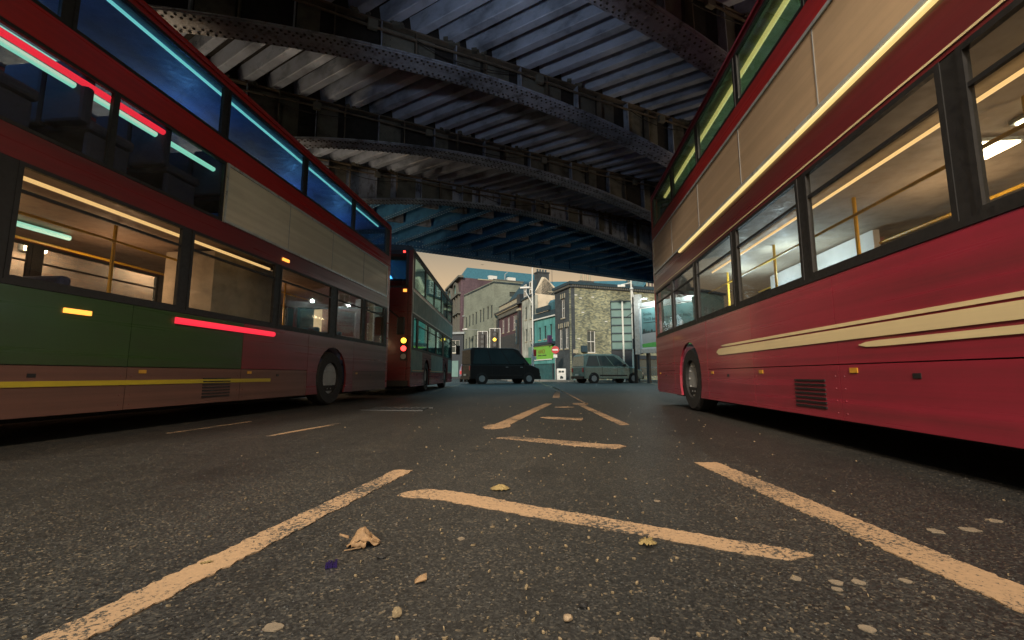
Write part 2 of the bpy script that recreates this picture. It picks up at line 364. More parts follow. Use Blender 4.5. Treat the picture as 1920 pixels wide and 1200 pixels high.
M['e_red_hi'] = emit('red_lamp_bright', (1.0, .05, .04), 2.2, (.4, .02, .02))
M['e_amber'] = emit('amber_lamp', (1.0, .52, .04), 2.0, (.5, .3, .02))
M['e_orange'] = emit('orange_lamp_or_trail', (1.0, .34, .05), 1.2, (.5, .2, .02))

# ------------------------------------------------------------------ ground, road, kerbs, pavements
def ragged(poly, step=.03, amp=.006):
    out = []
    for i, p in enumerate(poly):
        q = poly[(i + 1) % len(poly)]; L = sqrt((q[0]-p[0])**2 + (q[1]-p[1])**2); n = max(1, int(L / step))
        nx, ny = (q[1]-p[1]) / max(L, 1e-6), -(q[0]-p[0]) / max(L, 1e-6)
        for k in range(n):
            t = k / n; a = random.uniform(-amp, amp) if k else 0
            out.append((p[0] + (q[0]-p[0])*t + nx*a, p[1] + (q[1]-p[1])*t + ny*a))
    return out
g = MB(); g.add([(-700, -200, 0), (700, -200, 0), (700, 1200, 0), (-700, 1200, 0)], [(0, 1, 2, 3)])
road = struct(g.build('road', M['asphalt']))
LINES = [
 [(-1.30, -1.4), (-1.19, -1.4), (-.822, 2.58), (-.885, 2.59), (-.93, 2.567)],
 [(-.766, 4.747), (-.74, 4.951), (-.671, 5.011), (-.19, 8.673), (-.058, 8.686), (-.503, 4.948), (-.473, 4.824), (-.531, 4.674), (-.629, 4.574), (-.728, 4.609)],
 [(-.058, 10.892), (.109, 10.908), (.166, 14.636), (.049, 15.595)],
 [(-.723, 2.051), (-.705, 2.108), (-.622, 2.175), (-.485, 2.148), (-.096, 1.945), (.308, 1.755), (.626, 1.601), (.735, 1.556), (.785, 1.515), (.690, 1.470), (.588, 1.503), (.287, 1.643), (-.089, 1.804), (-.525, 2.008), (-.651, 2.022)],
 [(-.516, 3.932), (-.454, 4.005), (-.377, 4.047), (.082, 3.832), (.415, 3.663), (.512, 3.672), (.541, 3.57), (.462, 3.463), (.353, 3.477), (.036, 3.627), (-.394, 3.879)],
 [(-.193, 5.871), (-.076, 5.956), (.35, 5.781), (.325, 5.578), (-.073, 5.706)],
 [(-.006, 7.765), (.179, 7.912), (.331, 7.797), (.173, 7.657)],
 [(.87, 2.974), (1.013, 2.988), (1.21, 1.33), (1.50, -1.1), (1.36, -1.1), (1.075, 1.21)],
 [(.347, 8.888), (.639, 8.915), (.61, 8.517), (.521, 8.36), (.683, 6.601), (.772, 5.621), (.82, 5.127), (.712, 5.064), (.622, 6.022), (.417, 8.424), (.335, 8.567)],
 [(-.198, 20.295), (-.054, 20.309), (.191, 16.717), (.053, 16.704)],
 [(-.834, 29.092), (-.662, 29.108), (-.295, 22.214), (-.427, 22.201)],
 [(.586, 8.6), (.625, 8.6), (.39, 13.4), (.28, 16.0), (-1.40, 38), (-1.50, 38), (.22, 15.6), (.34, 13.4)],
 [(-4.2, 15.2), (-4.1, 15.2), (-5.40, 25.421), (-5.50, 25.41)],
 [(-2.597, 3.869), (-2.547, 3.91), (-2.417, 4.899), (-2.465, 4.894)],
 [(-3.668, 3.951), (-3.64, 3.991), (-3.57, 5.018), (-3.611, 5.015)],
 [(6.496, 33.95), (6.80, 34.6), (5.298, 18.485), (5.13, 18.465)],
]
for i, p in enumerate(LINES):
    o = MB().prism_z(ragged(p, .018 if i < 9 else .3, .007), .0005, .0045).build('painted_line', M['line'], road)
def crack(pts, w):
    out = []
    for (x0, y0), (x1, y1) in zip(pts, pts[1:]):
        n = max(2, int(sqrt((x1-x0)**2 + (y1-y0)**2) / .06))
        for k in range(n): out.append((x0 + (x1-x0)*k/n + random.uniform(-.010, .010), y0 + (y1-y0)*k/n + random.uniform(-.010, .010)))
    up = [(x + w*random.uniform(.3, 1)*.3, y + w*random.uniform(.3, 1)) for x, y in out]
    mb = MB()
    for k in range(len(out) - 1): mb.add([(*out[k], .0012), (*out[k+1], .0012), (*up[k+1], .0012), (*up[k], .0012)], [(0,1,2,3)])
    mb.build('road_crack', M['chassis'], road)
crack([(-2.35, 2.35), (-1.75, 3.05), (-1.25, 4.3), (-.98, 5.1)], .012); crack([(-3.6, 2.6), (-2.9, 2.95), (-2.2, 2.9)], .010); crack([(1.5, 3.2), (1.9, 4.6), (2.0, 6.4)], .014)
# trodden chewing gum, each spot a thin disc
for x, y, r in [(.44,2.075,.014),(.74,1.333,.016),(.645,1.346,.014),(1.335,1.78,.024),(1.472,1.81,.028),(1.651,1.926,.024),(.671,1.109,.016),(.719,1.293,.012),(.80,1.34,.016),(.93,1.36,.014),(1.12,1.05,.016),(.20,1.02,.012),(-.32,1.55,.012),(-.62,.99,.02)]:
    pts = [(x + r*random.uniform(.75,1.2)*cos(2*pi*k/12), y + r*random.uniform(.75,1.2)*sin(2*pi*k/12)) for k in range(12)]
    MB().prism_z(pts, .0005, .003).build('gum_spot', M['gum'], road)
# iron gully cover in the left lane
gc = MB()
for k in range(9): gc.box(-2.95 + k*.1, -2.89 + k*.1, 6.82, 7.32, .001, .012)
gc.box(-3.02, -2.02, 6.74, 6.82, .001, .012); gc.box(-3.02, -2.02, 7.32, 7.40, .001, .012)
gc.build('drain_cover', M['dkgrey'], road)

def kerb_run(x0, x1, y0, y1, xk):
    pv = struct(bx('pavement', M['paving'], None, min(x0, x1), max(x0, x1), y0, y1, .001, .12))
    n = int((y1 - y0) / .92)
    base = None
    for k in range(n):
        ya = y0 + k * .92
        if base is None:
            base = bevel(bx('kerb_stone', M['kerb'], pv, xk - .075, xk + .075, 0, .905, .002, .128), .012)
            base.location.y = ya
        else: copy_part(base, pv, (0, ya, 0))
    return pv
kerb_run(-12.0, -7.08, -9, 17.5, -7.0)
kerb_run(5.48, 11.0, -9, 21.5, 5.4)
# pavement on the far side of the junction, kerb running across the view
fp = struct(MB().prism_z([(-4.0, 38.6), (-1.2, 37.0), (1.6, 36.2), (20, 38.5), (20, 60), (-3, 60), (-6, 50)], .001, .12).build('pavement', M['paving']))
fk = [(-4.0, 38.6), (-1.2, 37.0), (1.6, 36.2), (20, 38.5)]
for a, b in zip(fk, fk[1:]):
    L = sqrt((b[0]-a[0])**2 + (b[1]-a[1])**2); th = atan2(b[1]-a[1], b[0]-a[0]); n = max(1, int(L / .92))
    for k in range(n):
        o = bx('kerb_stone', M['kerb'], fp, 0, L / n - .015, -.16, -.004, .002, .135)
        o.location = (a[0] + (b[0]-a[0]) * k / n, a[1] + (b[1]-a[1]) * k / n, 0); o.rotation_euler.z = th

# ------------------------------------------------------------------ railway bridge
SK = .605
GU = Vector((1, SK, 0)).normalized(); GV = Vector((-SK, 1, 0)).normalized()
def gpt(k, x, v, z):
    p = Vector((x, GY[k] + SK * x, z)); return p + GV * v
GY = [1.60, 1.96, 5.231, 8.417, 11.738, 15.033]
XA, XB = -8.9, 7.5
def soffit(x): return 6.0 - .031 * (x + 1.37)**2
ZR = 6.52
bridge = thing('railway_bridge', 'dark riveted iron railway bridge spanning the road overhead on arched girders', 'bridge', (0, 0, 0))
def strip(mb, k, xs, v0, v1, zf0, zf1):
    """a bent bar following the arch: cross-section v0..v1, zf0(x)..zf1(x)"""
    vs = []; fs = []
    for x in xs:
        vs += [gpt(k, x, v0, zf0(x)), gpt(k, x, v1, zf0(x)), gpt(k, x, v1, zf1(x)), gpt(k, x, v0, zf1(x))]
    n = len(xs)
    for i in range(n - 1):
        for j in range(4): fs.append((i*4+j, i*4+(j+1) % 4, (i+1)*4+(j+1) % 4, (i+1)*4+j))
    fs += [(3, 2, 1, 0), ((n-1)*4, (n-1)*4+1, (n-1)*4+2, (n-1)*4+3)]
    mb.add(vs, fs)
XS = [XA + (XB - XA) * i / 40 for i in range(41)]
for k in range(1, 6):
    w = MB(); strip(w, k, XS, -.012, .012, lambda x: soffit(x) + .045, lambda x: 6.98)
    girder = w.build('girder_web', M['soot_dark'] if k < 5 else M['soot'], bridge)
    # bottom flange of overlapping plates
    a = MB(); strip(a, k, XS, -.235, .235, soffit, lambda x: soffit(x) + .022)
    a.build('bottom_flange', M['soot'], girder)
    for xa, xb in ((-6.8, -1.55), (-1.5, 3.2)):
        a = MB(); xs = [xa + (xb - xa) * i / 14 for i in range(15)]
        strip(a, k, xs, -.20, .20, lambda x: soffit(x) - .016, lambda x: soffit(x) - .001); a.build('flange_plate', M['soot'], girder)
    # angle irons joining web and flange, and the rough edge along the flange top
    for s in (-1, 1):
        a = MB(); strip(a, k, XS, s * .015, s * .115, lambda x: soffit(x) + .024, lambda x: soffit(x) + .045); a.build('angle_iron', M['rust'], girder)
        a = MB(); strip(a, k, XS, s * .013, s * .12, lambda x: ZR - .04, lambda x: ZR - .012); a.build('shelf_angle', M['rust'], girder)
    # stiffeners and grey panels between them
    x = XA + .4; i = 0
    while x < XB - .3:
        for s in (-1,):
            a = MB(); z0 = soffit(x) + .05
            if ZR - .05 - z0 > .12:
                p = [gpt(k, x - .006, s*.013, z0), gpt(k, x - .006, s*.17, z0), gpt(k, x - .006, s*.15, ZR - .05), gpt(k, x - .006, s*.013, ZR - .05)]
                q = [v + GU * .02 for v in p]
                a.add(p + q, [(0,1,2,3),(7,6,5,4),(0,4,5,1),(1,5,6,2),(2,6,7,3),(3,7,4,0)])
                a.build('stiffener', M['rust'] if i % 2 else M['soot'], girder)
                if i % 2 == 0 or random.random() < .25:
                    x1 = x + random.uniform(.30, .62); a = MB()
                    zz0 = soffit(x) + .06; zz1 = ZR - .06
                    vs = [gpt(k, x + .03, s*.013, zz0), gpt(k, x1, s*.013, soffit(x1) + .06), gpt(k, x1, s*.013, zz1), gpt(k, x + .03, s*.013, zz1),
                          gpt(k, x + .03, s*.03, zz0), gpt(k, x1, s*.03, soffit(x1) + .06), gpt(k, x1, s*.03, zz1), gpt(k, x + .03, s*.03, zz1)]
                    a.add(vs, [(3,2,1,0),(4,5,6,7),(0,1,5,4),(1,2,6,5),(2,3,7,6),(3,0,4,7)])
                    for px in (x + .07, x + .15):
                        for q_ in range(3):
                            zz = zz0 + .06 + q_ * .11
                            if zz < zz1 - .04: a.dome(gpt(k, px, s*.03, zz), -GV if s < 0 else GV, .017)
                    a.build('cover_plate', M['panel_grey'], girder)
        x += .62 if i % 2 else .50; i += 1
    # rivets: four rows on the soffit of the flange, one along each angle
    r = MB(); x = XA + .1
    while x < XB:
        on = -6.8 < x < 3.2
        for v in (-.17, -.095, .095, .17):
            r.dome(gpt(k, x + (.045 if abs(v) > .1 else 0), v, soffit(x) - (.016 if on and abs(v) < .2 else 0)), (0, 0, -1), .024)
        if k: r.dome(gpt(k, x, -.07, soffit(x) + .045), (0, 0, 1), .018)
        x += .092
    o = r.build('rivets', M['rivet'], girder, kind='stuff')
for k in range(2, 6):
    a = MB(); strip(a, k, XS, -.20, -.17, lambda x: ZR - .24 - .02*sin(x*1.7), lambda x: ZR - .21 - .02*sin(x*1.7)); a.build('conduit', M['rust'], bridge)
    for x0 in (-6.0, -2.4, 1.6):
        mb = MB(); pts = [gpt(k, x0 + 1.6*i/8, -.215 + .02*sin(i), ZR - .26 - .16*sin(pi*i/8)) for i in range(9)]
        for p_, q_ in zip(pts, pts[1:]): mb.tube(p_, q_, .009, 6)
        mb.build('sagging_cable', M['soot_dark'], bridge)
    for x0 in (-5.2, -3.1, -.4, 2.3):
        bevel(MB().add([gpt(k, x0, -.24, ZR - .30), gpt(k, x0 + .14, -.24, ZR - .30), gpt(k, x0 + .14, -.16, ZR - .30), gpt(k, x0, -.16, ZR - .30), gpt(k, x0, -.24, ZR - .14), gpt(k, x0 + .14, -.24, ZR - .14), gpt(k, x0 + .14, -.16, ZR - .14), gpt(k, x0, -.16, ZR - .14)],
            [(0,3,2,1),(4,5,6,7),(0,1,5,4),(1,2,6,5),(2,3,7,6),(3,0,4,7)]).build('junction_box', M['panel_grey'], bridge), .01)
# trough decking between girders (each trough its own piece)
def clip_rib(k, x0):
    """rib starting on girder k at x0, running to girder k+1"""
    p = Vector((x0, GY[k] + SK * x0, 0)); t = (GY[k+1] - GY[k]) / (1 + 2.022 * SK)
    return p, p + Vector((-2.022 * t, t, 0))
RD = Vector((-2.022, 1, 0)).normalized()
for k in range(1, 5):
    x = XA + .2 + (k * .17) % .445
    while x < XB + 3.0:
        p, q = clip_rib(k, x)
        if p.x < XB + 2.6 and q.x > XA:
            mb = MB(); vs = []
            prof = [(-.155, ZR + .30), (-.115, ZR + .012), (-.10, ZR), (.055, ZR), (.075, ZR + .012), (.115, ZR + .30)]
            for e in (p, q):
                for u, z in prof: vs.append(e + GU * u + Vector((0, 0, z)))
            n = len(prof)
            mb.add(vs, [tuple(range(n)), tuple(range(2*n - 1, n - 1, -1))] + [(i, i+1, n+i+1, n+i) for i in range(n - 1)] + [(n-1, 0, n, 2*n-1)])
            mb.build('deck_trough', M['soot_rib'], bridge)
            # ragged mortar packing where the trough lands on the girder
            if random.random() < .45:
                c = MB(); b0 = q - RD * .16 + Vector((0, 0, ZR - .01))
                for _ in range(5):
                    s_ = random.uniform(.02, .05); o_ = GU * random.uniform(-.16, .16) + Vector((0, 0, random.uniform(-.03, .03)))
                    c.box(b0.x+o_.x-s_, b0.x+o_.x+s_, b0.y+o_.y-s_, b0.y+o_.y+s_, b0.z+o_.z-s_*.6, b0.z+o_.z+s_*.6)
                c.build('mortar_packing', M['panel_grey'], bridge, kind='stuff')
        x += .445
# deck plate closing everything above
YF = 19.79
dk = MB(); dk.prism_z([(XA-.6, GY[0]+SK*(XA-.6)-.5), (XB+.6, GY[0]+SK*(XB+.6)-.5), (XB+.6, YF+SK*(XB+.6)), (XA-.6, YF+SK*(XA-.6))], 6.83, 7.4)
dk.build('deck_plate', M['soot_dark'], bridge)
# blue outer bay: shallow cross beams with riveted flanges, running to the fascia
GY.append(YF)
x = XA + .35; i = 0
tb = (YF - GY[5]) / (1 + 2.022 * SK)
while x < XB + 4.6:
    p = Vector((x, GY[5] + SK * x, 0)); q = p + Vector((-2.022 * tb, tb, 0))
    if q.x > XA + .1 and p.x < XB + 3.4:
        zb0, zb1 = 6.12, 5.62                                     # beams fall towards the outer girder
        mb = MB(); vs = []
        for e, zb in ((p, zb0), (q, zb1)):
            for u, z in ((-.11, zb), (.11, zb), (.11, zb + .02), (.012, zb + .02), (.012, 6.83), (-.012, 6.83), (-.012, zb + .02), (-.11, zb + .02)):
                vs.append(e + GU * u + Vector((0, 0, z)))
        mb.add(vs, [tuple(range(8)), tuple(range(15, 7, -1))] + [(j, (j+1) % 8, 8+(j+1) % 8, 8+j) for j in range(8)])
        beam = mb.build('cross_beam', M['blue_iron'], bridge)
        r = MB(); L = (q - p).length; n = int(L / .105)
        for j in range(n):
            c = p.lerp(q, (j + .5) / n)
            for u in (-.075, .075): r.dome(c + GU * u + Vector((0, 0, zb0 + (zb1 - zb0) * (j + .5) / n)), (0, 0, -1), .026, 5)
        r.build('rivets', M['blue_pale'], beam, kind='stuff')
        # diaphragm plates between this beam and the next
        for t_ in (.28, .62):
            c = p.lerp(q, t_); d = MB(); e0 = c + GU * .02; e1 = c + GU * .86
            zl = zb0 + (zb1 - zb0) * t_ + .10
            vs = []
            for e in (e0, e1):
                for h in (-.06, .06):
                    for z in (zl, 6.83): vs.append(e + RD * h + Vector((0, 0, z)))
            d.add(vs, [(0,1,3,2),(4,6,7,5),(0,4,5,1),(2,3,7,6),(0,2,6,4),(1,5,7,3)]); d.build('diaphragm', M['soot'], beam)
    x += .86
fa = MB(); fv = []
for xx in (XA - .3, XB + .3):
    for v, z in ((-.2, 5.35), (.2, 5.35), (.2, 5.39), (.02, 5.39), (.02, 8.3), (-.02, 8.3), (-.02, 5.39), (-.2, 5.39)):
        fv.append(gpt(6, xx, v, z - .017 * (xx + .6)))
fa.add(fv, [tuple(range(8)), tuple(range(15, 7, -1))] + [(j, (j+1) % 8, 8+(j+1) % 8, 8+j) for j in range(8)])
fascia = fa.build('fascia_girder', M['blue_iron'], bridge)
r = MB(); x = XA
while x < XB:
    zz = 5.35 - .017 * (x + .6)
    for v in (-.15, -.07, .07, .15): r.dome(gpt(6, x, v, zz), (0, 0, -1), .03, 5)
    for h in (.10, .32): r.dome(gpt(6, x, -.02, zz + .04 + h), -GV, .026, 5)
    x += .11
r.build('rivets', M['blue_pale'], fascia, kind='stuff')
x = XA + .5
while x < XB:
    a = MB(); p0 = gpt(6, x, -.02, 5.40 - .017 * (x + .6)); a.add([p0, p0 + GU*.05, p0 + GU*.05 - GV*.14, p0 - GV*.14, p0 + Vector((0,0,1.4)), p0 + GU*.05 + Vector((0,0,1.4)), p0 + GU*.05 - GV*.05 + Vector((0,0,1.4)), p0 - GV*.05 + Vector((0,0,1.4))],
        [(0,1,2,3),(4,5,6,7),(0,1,5,4),(1,2,6,5),(2,3,7,6),(3,0,4,7)]); a.build('stiffener', M['blue_iron'], fascia); x += 1.3
# near parapet girder behind the camera
a = MB(); strip(a, 0, [XA - .3, XB + .3], -.55, -.5, lambda x: 5.9, lambda x: 8.3); a.build('parapet', M['soot'], bridge)
# abutments: long brick walls, with a stone band where the girders land
for nm, x0, x1, yA, yB, lab in (('abutment', XA - 1.2, XA + .15, -9, 15.3, 'soot-stained brick abutment wall behind the buses on the left'),
                                ('abutment', XB - .1, XB + 1.2, -3, 24.2, 'soot-stained brick abutment wall behind the red bus on the right')):
    left = x0 < 0; xf = x1 if left else x0
    t = thing('bridge_abutment', lab, 'wall', (xf, yA, 0), pi / 2 if left else -pi / 2)
    # local x runs along the wall; the wall's face looks at the road
    L = yB - yA; sgn = 1 if left else -1
    o = bx('brick_wall', M['abut'], t, 0, sgn * L, 0, 1.2, 0, 4.35); bx('bed_stone', M['stone_dk'], t, 0, sgn * L, -.05, 1.2, 4.352, 4.7)
    bx('upper_wall', M['abut'], t, 0, sgn * L, .25, 1.2, 4.702, 7.35)

# ------------------------------------------------------------------ lamps under the bridge
def lamp_light(name, loc, power, color, parent, size=.12, spot=None, rot=None):
    d = bpy.data.lights.new(name, 'SPOT' if spot else 'POINT'); d.energy = power; d.color = color; d.shadow_soft_size = size
    if spot: d.spot_size = spot; d.spot_blend = .8
    o = bpy.data.objects.new(name, d); COL.objects.link(o); o.parent = parent; o.location = loc
    if rot: o.rotation_euler = rot
    return o
def wall_lamp(label, x, y, z, side, power, group):
    t = thing('wall_lamp', label, 'lamp', (x, y, z), 0, group)
    s = side
    bevel(bx('lamp_housing', M['dkgrey'], t, 0, s * .10, -.16, .16, -.09, .10), .02)
    MB().prism_y([(s*.101, -.08), (s*.17, -.06), (s*.19, 0), (s*.17, .06), (s*.101, .08)], -.14, .14).build('lamp_glass', M['e_lamp'], t)
    bx('lamp_guard', M['dkgrey'], t, s*.10, s*.20, -.012, .012, -.10, .11)
    lamp_light('lamp_glow', (s * .32, 0, 0), power, (1.0, .72, .44), t)
    return t
grp = 'bulkhead lamps along the left abutment wall'
for i, (y, z, lab) in enumerate([(5.9, 2.66, 'warm bulkhead lamp at the far left, first of the row behind the near left bus'), (6.4, 2.66, 'warm bulkhead lamp beside the leftmost one behind the near left bus'),
        (8.3, 2.86, 'warm bulkhead lamp near the middle of the left bus windows, left one of its pair'), (8.8, 2.86, 'warm bulkhead lamp near the middle of the left bus windows, right one of its pair'),
        (11.3, 2.9, 'warm bulkhead lamp seen through the last lower window of the near left bus')]):
    wall_lamp(lab, XA + .16, y, z, 1, 55, grp)
grp = 'bulkhead lamps along the right abutment wall'
wall_lamp('warm bulkhead lamp at the right edge behind the right bus windows', XB - .11, 6.9, 2.95, -1, 60, grp)
wall_lamp('warm bulkhead lamp on the right abutment wall, second from the right edge', XB - .11, 8.7, 2.93, -1, 60, grp)
# fill floodlights added under the girders, out of view, to light road and soffit
def fill_flood(label, x, y, z, power, rot, spot=2.2, up=0):
    t = thing('fill_floodlight', label, 'lamp', (x, y, z), 0, 'fill floodlights added under the bridge')
    bevel(bx('lamp_housing', M['dkgrey'], t, -.20, .20, -.15, .15, 0, .14), .02)
    bx('lamp_glass', M['e_lamp'], t, -.17, .17, -.12, .12, -.006, -.001)
    MB().tube((0, 0, .14), (0, 0, 6.5 - z), .02).build('hanger', M['dkgrey'], t)
    lamp_light('lamp_glow', (0, 0, -.06), power * 1.02, (1.0, .76, .52), t, .18, spot, rot)
    if up:
        bx('fill_uplight_glass', M['e_lamp'], t, -.15, .15, .151, .156, 0, .12)
        lamp_light('fill_uplight_glow', (0, .22, .06), up, (.80, .89, 1.0), t, .15, 1.55, (radians(110), 0, 0))  # added cool uplight to brighten the soffit
fill_flood('warm fill lamp added out of view under the bridge, above the camera', -.4, .8, 5.35, 420, (radians(12), 0, 0))
fill_flood('warm fill lamp with uplight added out of view above the hatched road lines', -.9, 3.55, 4.25, 180, (radians(10), 0, 0), up=58)

# ------------------------------------------------------------------ double-decker buses
def arch_poly(y0, y1, z0, z1, cy, r, cz=.5):
    pts = [(y0, z0)]
    a0 = math.asin(max(-1, min(1, (z0 - cz) / r)))
    for i in range(15):
        a = (pi - a0) + (a0 - (pi - a0)) * i / 14
        pts.append((cy + r * cos(a), cz + r * sin(a)))
    return pts + [(y1, z0), (y1, z1), (y0, z1)]
def make_bus(label, loc, rot, L, c):
    t = thing('double_decker_bus', label, 'bus', loc, rot, 'double-decker buses in the road')
    zl0, zl1, za0, za1, zu0, zu1 = c['z']
    B = lambda n, m, *b: bx(n, m, t, *b)
    axles = c['axles']; R_ = .56
    for s in (1, -1):
        xo = s * 1.25; xi = s * 1.215
        off = s > 0
        # lower panels, cut round the wheels
        edges = [0.10]
        for a in sorted(axles): edges += [a - .85, a + .85]
        edges.append(L - .10)
        for i in range(len(edges) - 1):
            a, b = edges[i], edges[i + 1]
            wheel = [w for w in axles if abs((a + b) / 2 - w) < .3]
            if wheel:
                MB().prism_x(arch_poly(a + .008, b - .008, .22, zl0 - .04, wheel[0], R_), xi, xo).build('wheel_arch_panel', c['low'], t)
                continue
            n = max(1, round((b - a) / 1.35))
            B('inner_lining', M['chassis'], min(s*1.19, s*1.212), max(s*1.19, s*1.212), a, b, .26, zl0 - .04)
            for k in range(n):
                p, q = a + (b - a) * k / n + .003, a + (b - a) * (k + 1) / n - .003
                m_hi = c['low']
                for (g0, g1, gm) in c.get('panels', ()):
                    if off and g0 <= (p + q) / 2 <= g1: m_hi = gm
                B('side_panel', m_hi, min(xi, xo), max(xi, xo), p, q, .631, zl0 - .04)
                sk = B('skirt_panel', c['skirt'], min(xi, xo), max(xi, xo), p, q, .22, .623)
                for yy in (p + .05, q - .05):
                    rv = MB()
                    for zz in (.27, .36, .45, .54): rv.dome((xo, yy, zz), (s, 0, 0), .006, 5)
                    rv.build('panel_rivets', c['low'], sk, kind='stuff')
                bx('reflector', M['e_orange'] if False else M['poster_orange'], sk, min(xo, xo + s*.006), max(xo, xo + s*.006), p + .12, p + .20, .565, .60)
                if k % 3 == 1 and q - p > .9:
                    gv = MB()
                    for zz in range(7): gv.box(min(xo, xo + s*.008), max(xo, xo + s*.008), q - .62, q - .18, .29 + zz*.035, .305 + zz*.035)
                    gv.build('vent_grille', M['black'], sk)
                if k % 2 == 0 and q - p > .8:
                    B('panel_lock', M['black'], min(xo, xo + s*.004), max(xo, xo + s*.004), (p+q)/2 - .03, (p+q)/2 + .03, .53, .56)
        # side stripes: relief lines, and on the right bus painted light trails
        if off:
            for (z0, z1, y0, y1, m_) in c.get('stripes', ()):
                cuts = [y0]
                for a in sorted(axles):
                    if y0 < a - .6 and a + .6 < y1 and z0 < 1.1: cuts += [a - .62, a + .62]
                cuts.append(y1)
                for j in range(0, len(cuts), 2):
                    ya_, yb_ = cuts[j], cuts[j+1]; zm_ = (z0 + z1) / 2; MB().prism_x([(ya_ + .02, zm_), (ya_ + .10, z0 + .004), (ya_ + .2, z0), (yb_, z0), (yb_, z1), (ya_ + .2, z1), (ya_ + .10, z1 - .004)], xo + s*.001, xo + s*.007).build('relief_or_trail_stripe', m_, t)
        B('sill_rail', M['black'], min(s*1.21, s*1.256), max(s*1.21, s*1.256), .10, L - .10, zl0 - .038, zl0)
        # windows of both decks
        for (z0, z1, tier, gm) in ((zl0, zl1, 'lower', c['g_low']), (zu0, zu1, 'upper', c['g_up'])):
            wl = c['win_' + tier] if off else [(.3 + i * (L - .6) / 6 + .05, .3 + (i + 1) * (L - .6) / 6 - .05) for i in range(6)]
            last = .10
            for (a, b) in wl + [(L - .10, None)]:
                if a - last > .01: B('window_pillar', M['black'] if a - last < .3 else c['band'], min(s*1.20, s*1.246), max(s*1.20, s*1.246), last, a, z0, z1)
                if b is None: break
                w = MB(); f_ = .035
                w.box(min(s*1.215, s*1.252), max(s*1.215, s*1.252), a, b, z0, z0 + f_); w.box(min(s*1.215, s*1.252), max(s*1.215, s*1.252), a, b, z1 - f_, z1)
                w.box(min(s*1.215, s*1.252), max(s*1.215, s*1.252), a, a + f_, z0 + f_, z1 - f_); w.box(min(s*1.215, s*1.252), max(s*1.215, s*1.252), b - f_, b, z0 + f_, z1 - f_)
                wo_ = w.build('window', M['black'], t)
                bx('pane', gm, wo_, min(s*1.228, s*1.234), max(s*1.228, s*1.234), a + f_, b - f_, z0 + f_, z1 - f_)
                if tier == 'lower' and b - a > 1.0:
                    bx('vent_bar', M['black'], wo_, min(s*1.222, s*1.246), max(s*1.222, s*1.246), a + f_, b - f_, z1 - .24, z1 - .215)
                last = b
        # bands between decks
        B('waist_band', c['band'], min(xi, xo), max(xi, xo), .10, L - .10, zl1, za0 - .004)
        B('upper_band', c['band2'], min(xi, xo), max(xi, xo), .10, L - .10, za1 + .004, zu0)
        for (a, b, m_, kind) in (c['mid'] if off else [(.10, L - .10, c['band2'], 'panel')]):
            if kind == 'glass':
                n = max(1, round((b - a) / 1.5))
                for k in range(n):
                    p, q = a + (b - a) * k / n, a + (b - a) * (k + 1) / n
                    w = MB(); w.box(s*1.215, s*1.25, p, q, za0, za0 + .03); w.box(s*1.215, s*1.25, p, q, za1 - .03, za1); w.box(s*1.215, s*1.25, p, p + .03, za0 + .03, za1 - .03); w.box(s*1.215, s*1.25, q - .03, q, za0 + .03, za1 - .03)
                    wo_ = w.build('stair_window', M['black'], t); bx('pane', m_, wo_, s*1.226, s*1.232, p + .03, q - .03, za0 + .03, za1 - .03)
            elif kind == 'advert':
                ad = bx('advert_panel', m_, t, s*1.215, s*1.253, a, b, za0, za1)
                f = MB(); f.box(s*1.2545, s*1.266, a, b, za0, za0 + .035); f.box(s*1.2545, s*1.266, a, b, za1 - .035, za1)
                f.box(s*1.2545, s*1.266, a, a + .03, za0 + .035, za1 - .035); f.box(s*1.2545, s*1.266, b - .03, b, za0 + .035, za1 - .035)
                f.build('frame', M['alum'], ad)
                for k in range(1, max(2, round((b - a) / 1.55))):
                    y_ = a + (b - a) * k / max(2, round((b - a) / 1.55)); bx('panel_joint', M['grey'], ad, s*1.2545, s*1.258, y_ - .006, y_ + .006, za0 + .036, za1 - .036)
            else: B('panel_above_windows', m_, min(xi, xo), max(xi, xo), a, b, za0, za1)
        B('cantrail', c['cant'], min(xi, xo), max(xi, xo), .10, L - .10, zu1, zu1 + .08)
        gt = B('gutter_rail', c['gutter'], min(s*1.252, s*1.272), max(s*1.252, s*1.272), .10, L - .10, zu1 + .055, zu1 + .085)
        # corner posts
        for y in (0, L):
            B('corner_post', c['band2'], min(s*1.14, s*1.25), max(s*1.14, s*1.25), min(y, y + (.1 if y == 0 else -.1)), max(y, y + (.1 if y == 0 else -.1)), .25, zu1 + .08)
    # roof
    zt = zu1 + .08
    prof = [(-1.25, zt), (-1.235, zt + .07), (-1.17, zt + .125), (-.9, zt + .15), (0, zt + .17), (.9, zt + .15), (1.17, zt + .125), (1.235, zt + .07), (1.25, zt)]
    MB().prism_y(prof, 0, L).build('roof', c['cant'], t)
    # floors and ceilings
    B('lower_floor', M['chassis'], -1.2, 1.2, .12, L - .12, .26, .36)
    B('lower_ceiling', c['ceil_low'], -1.2, 1.2, .12, L - .12, zl1 + .03, zl1 + .08)
    B('upper_floor', M['chassis'], -1.2, 1.2, .12, L - .12, zl1 + .082, zl1 + .16)
    B('upper_ceiling', c['ceil_up'], -1.2, 1.2, .12, L - .12, zt - .04, zt - .01)
    B('underframe', M['chassis'], -.95, .95, .3, L - .3, .16, .258)
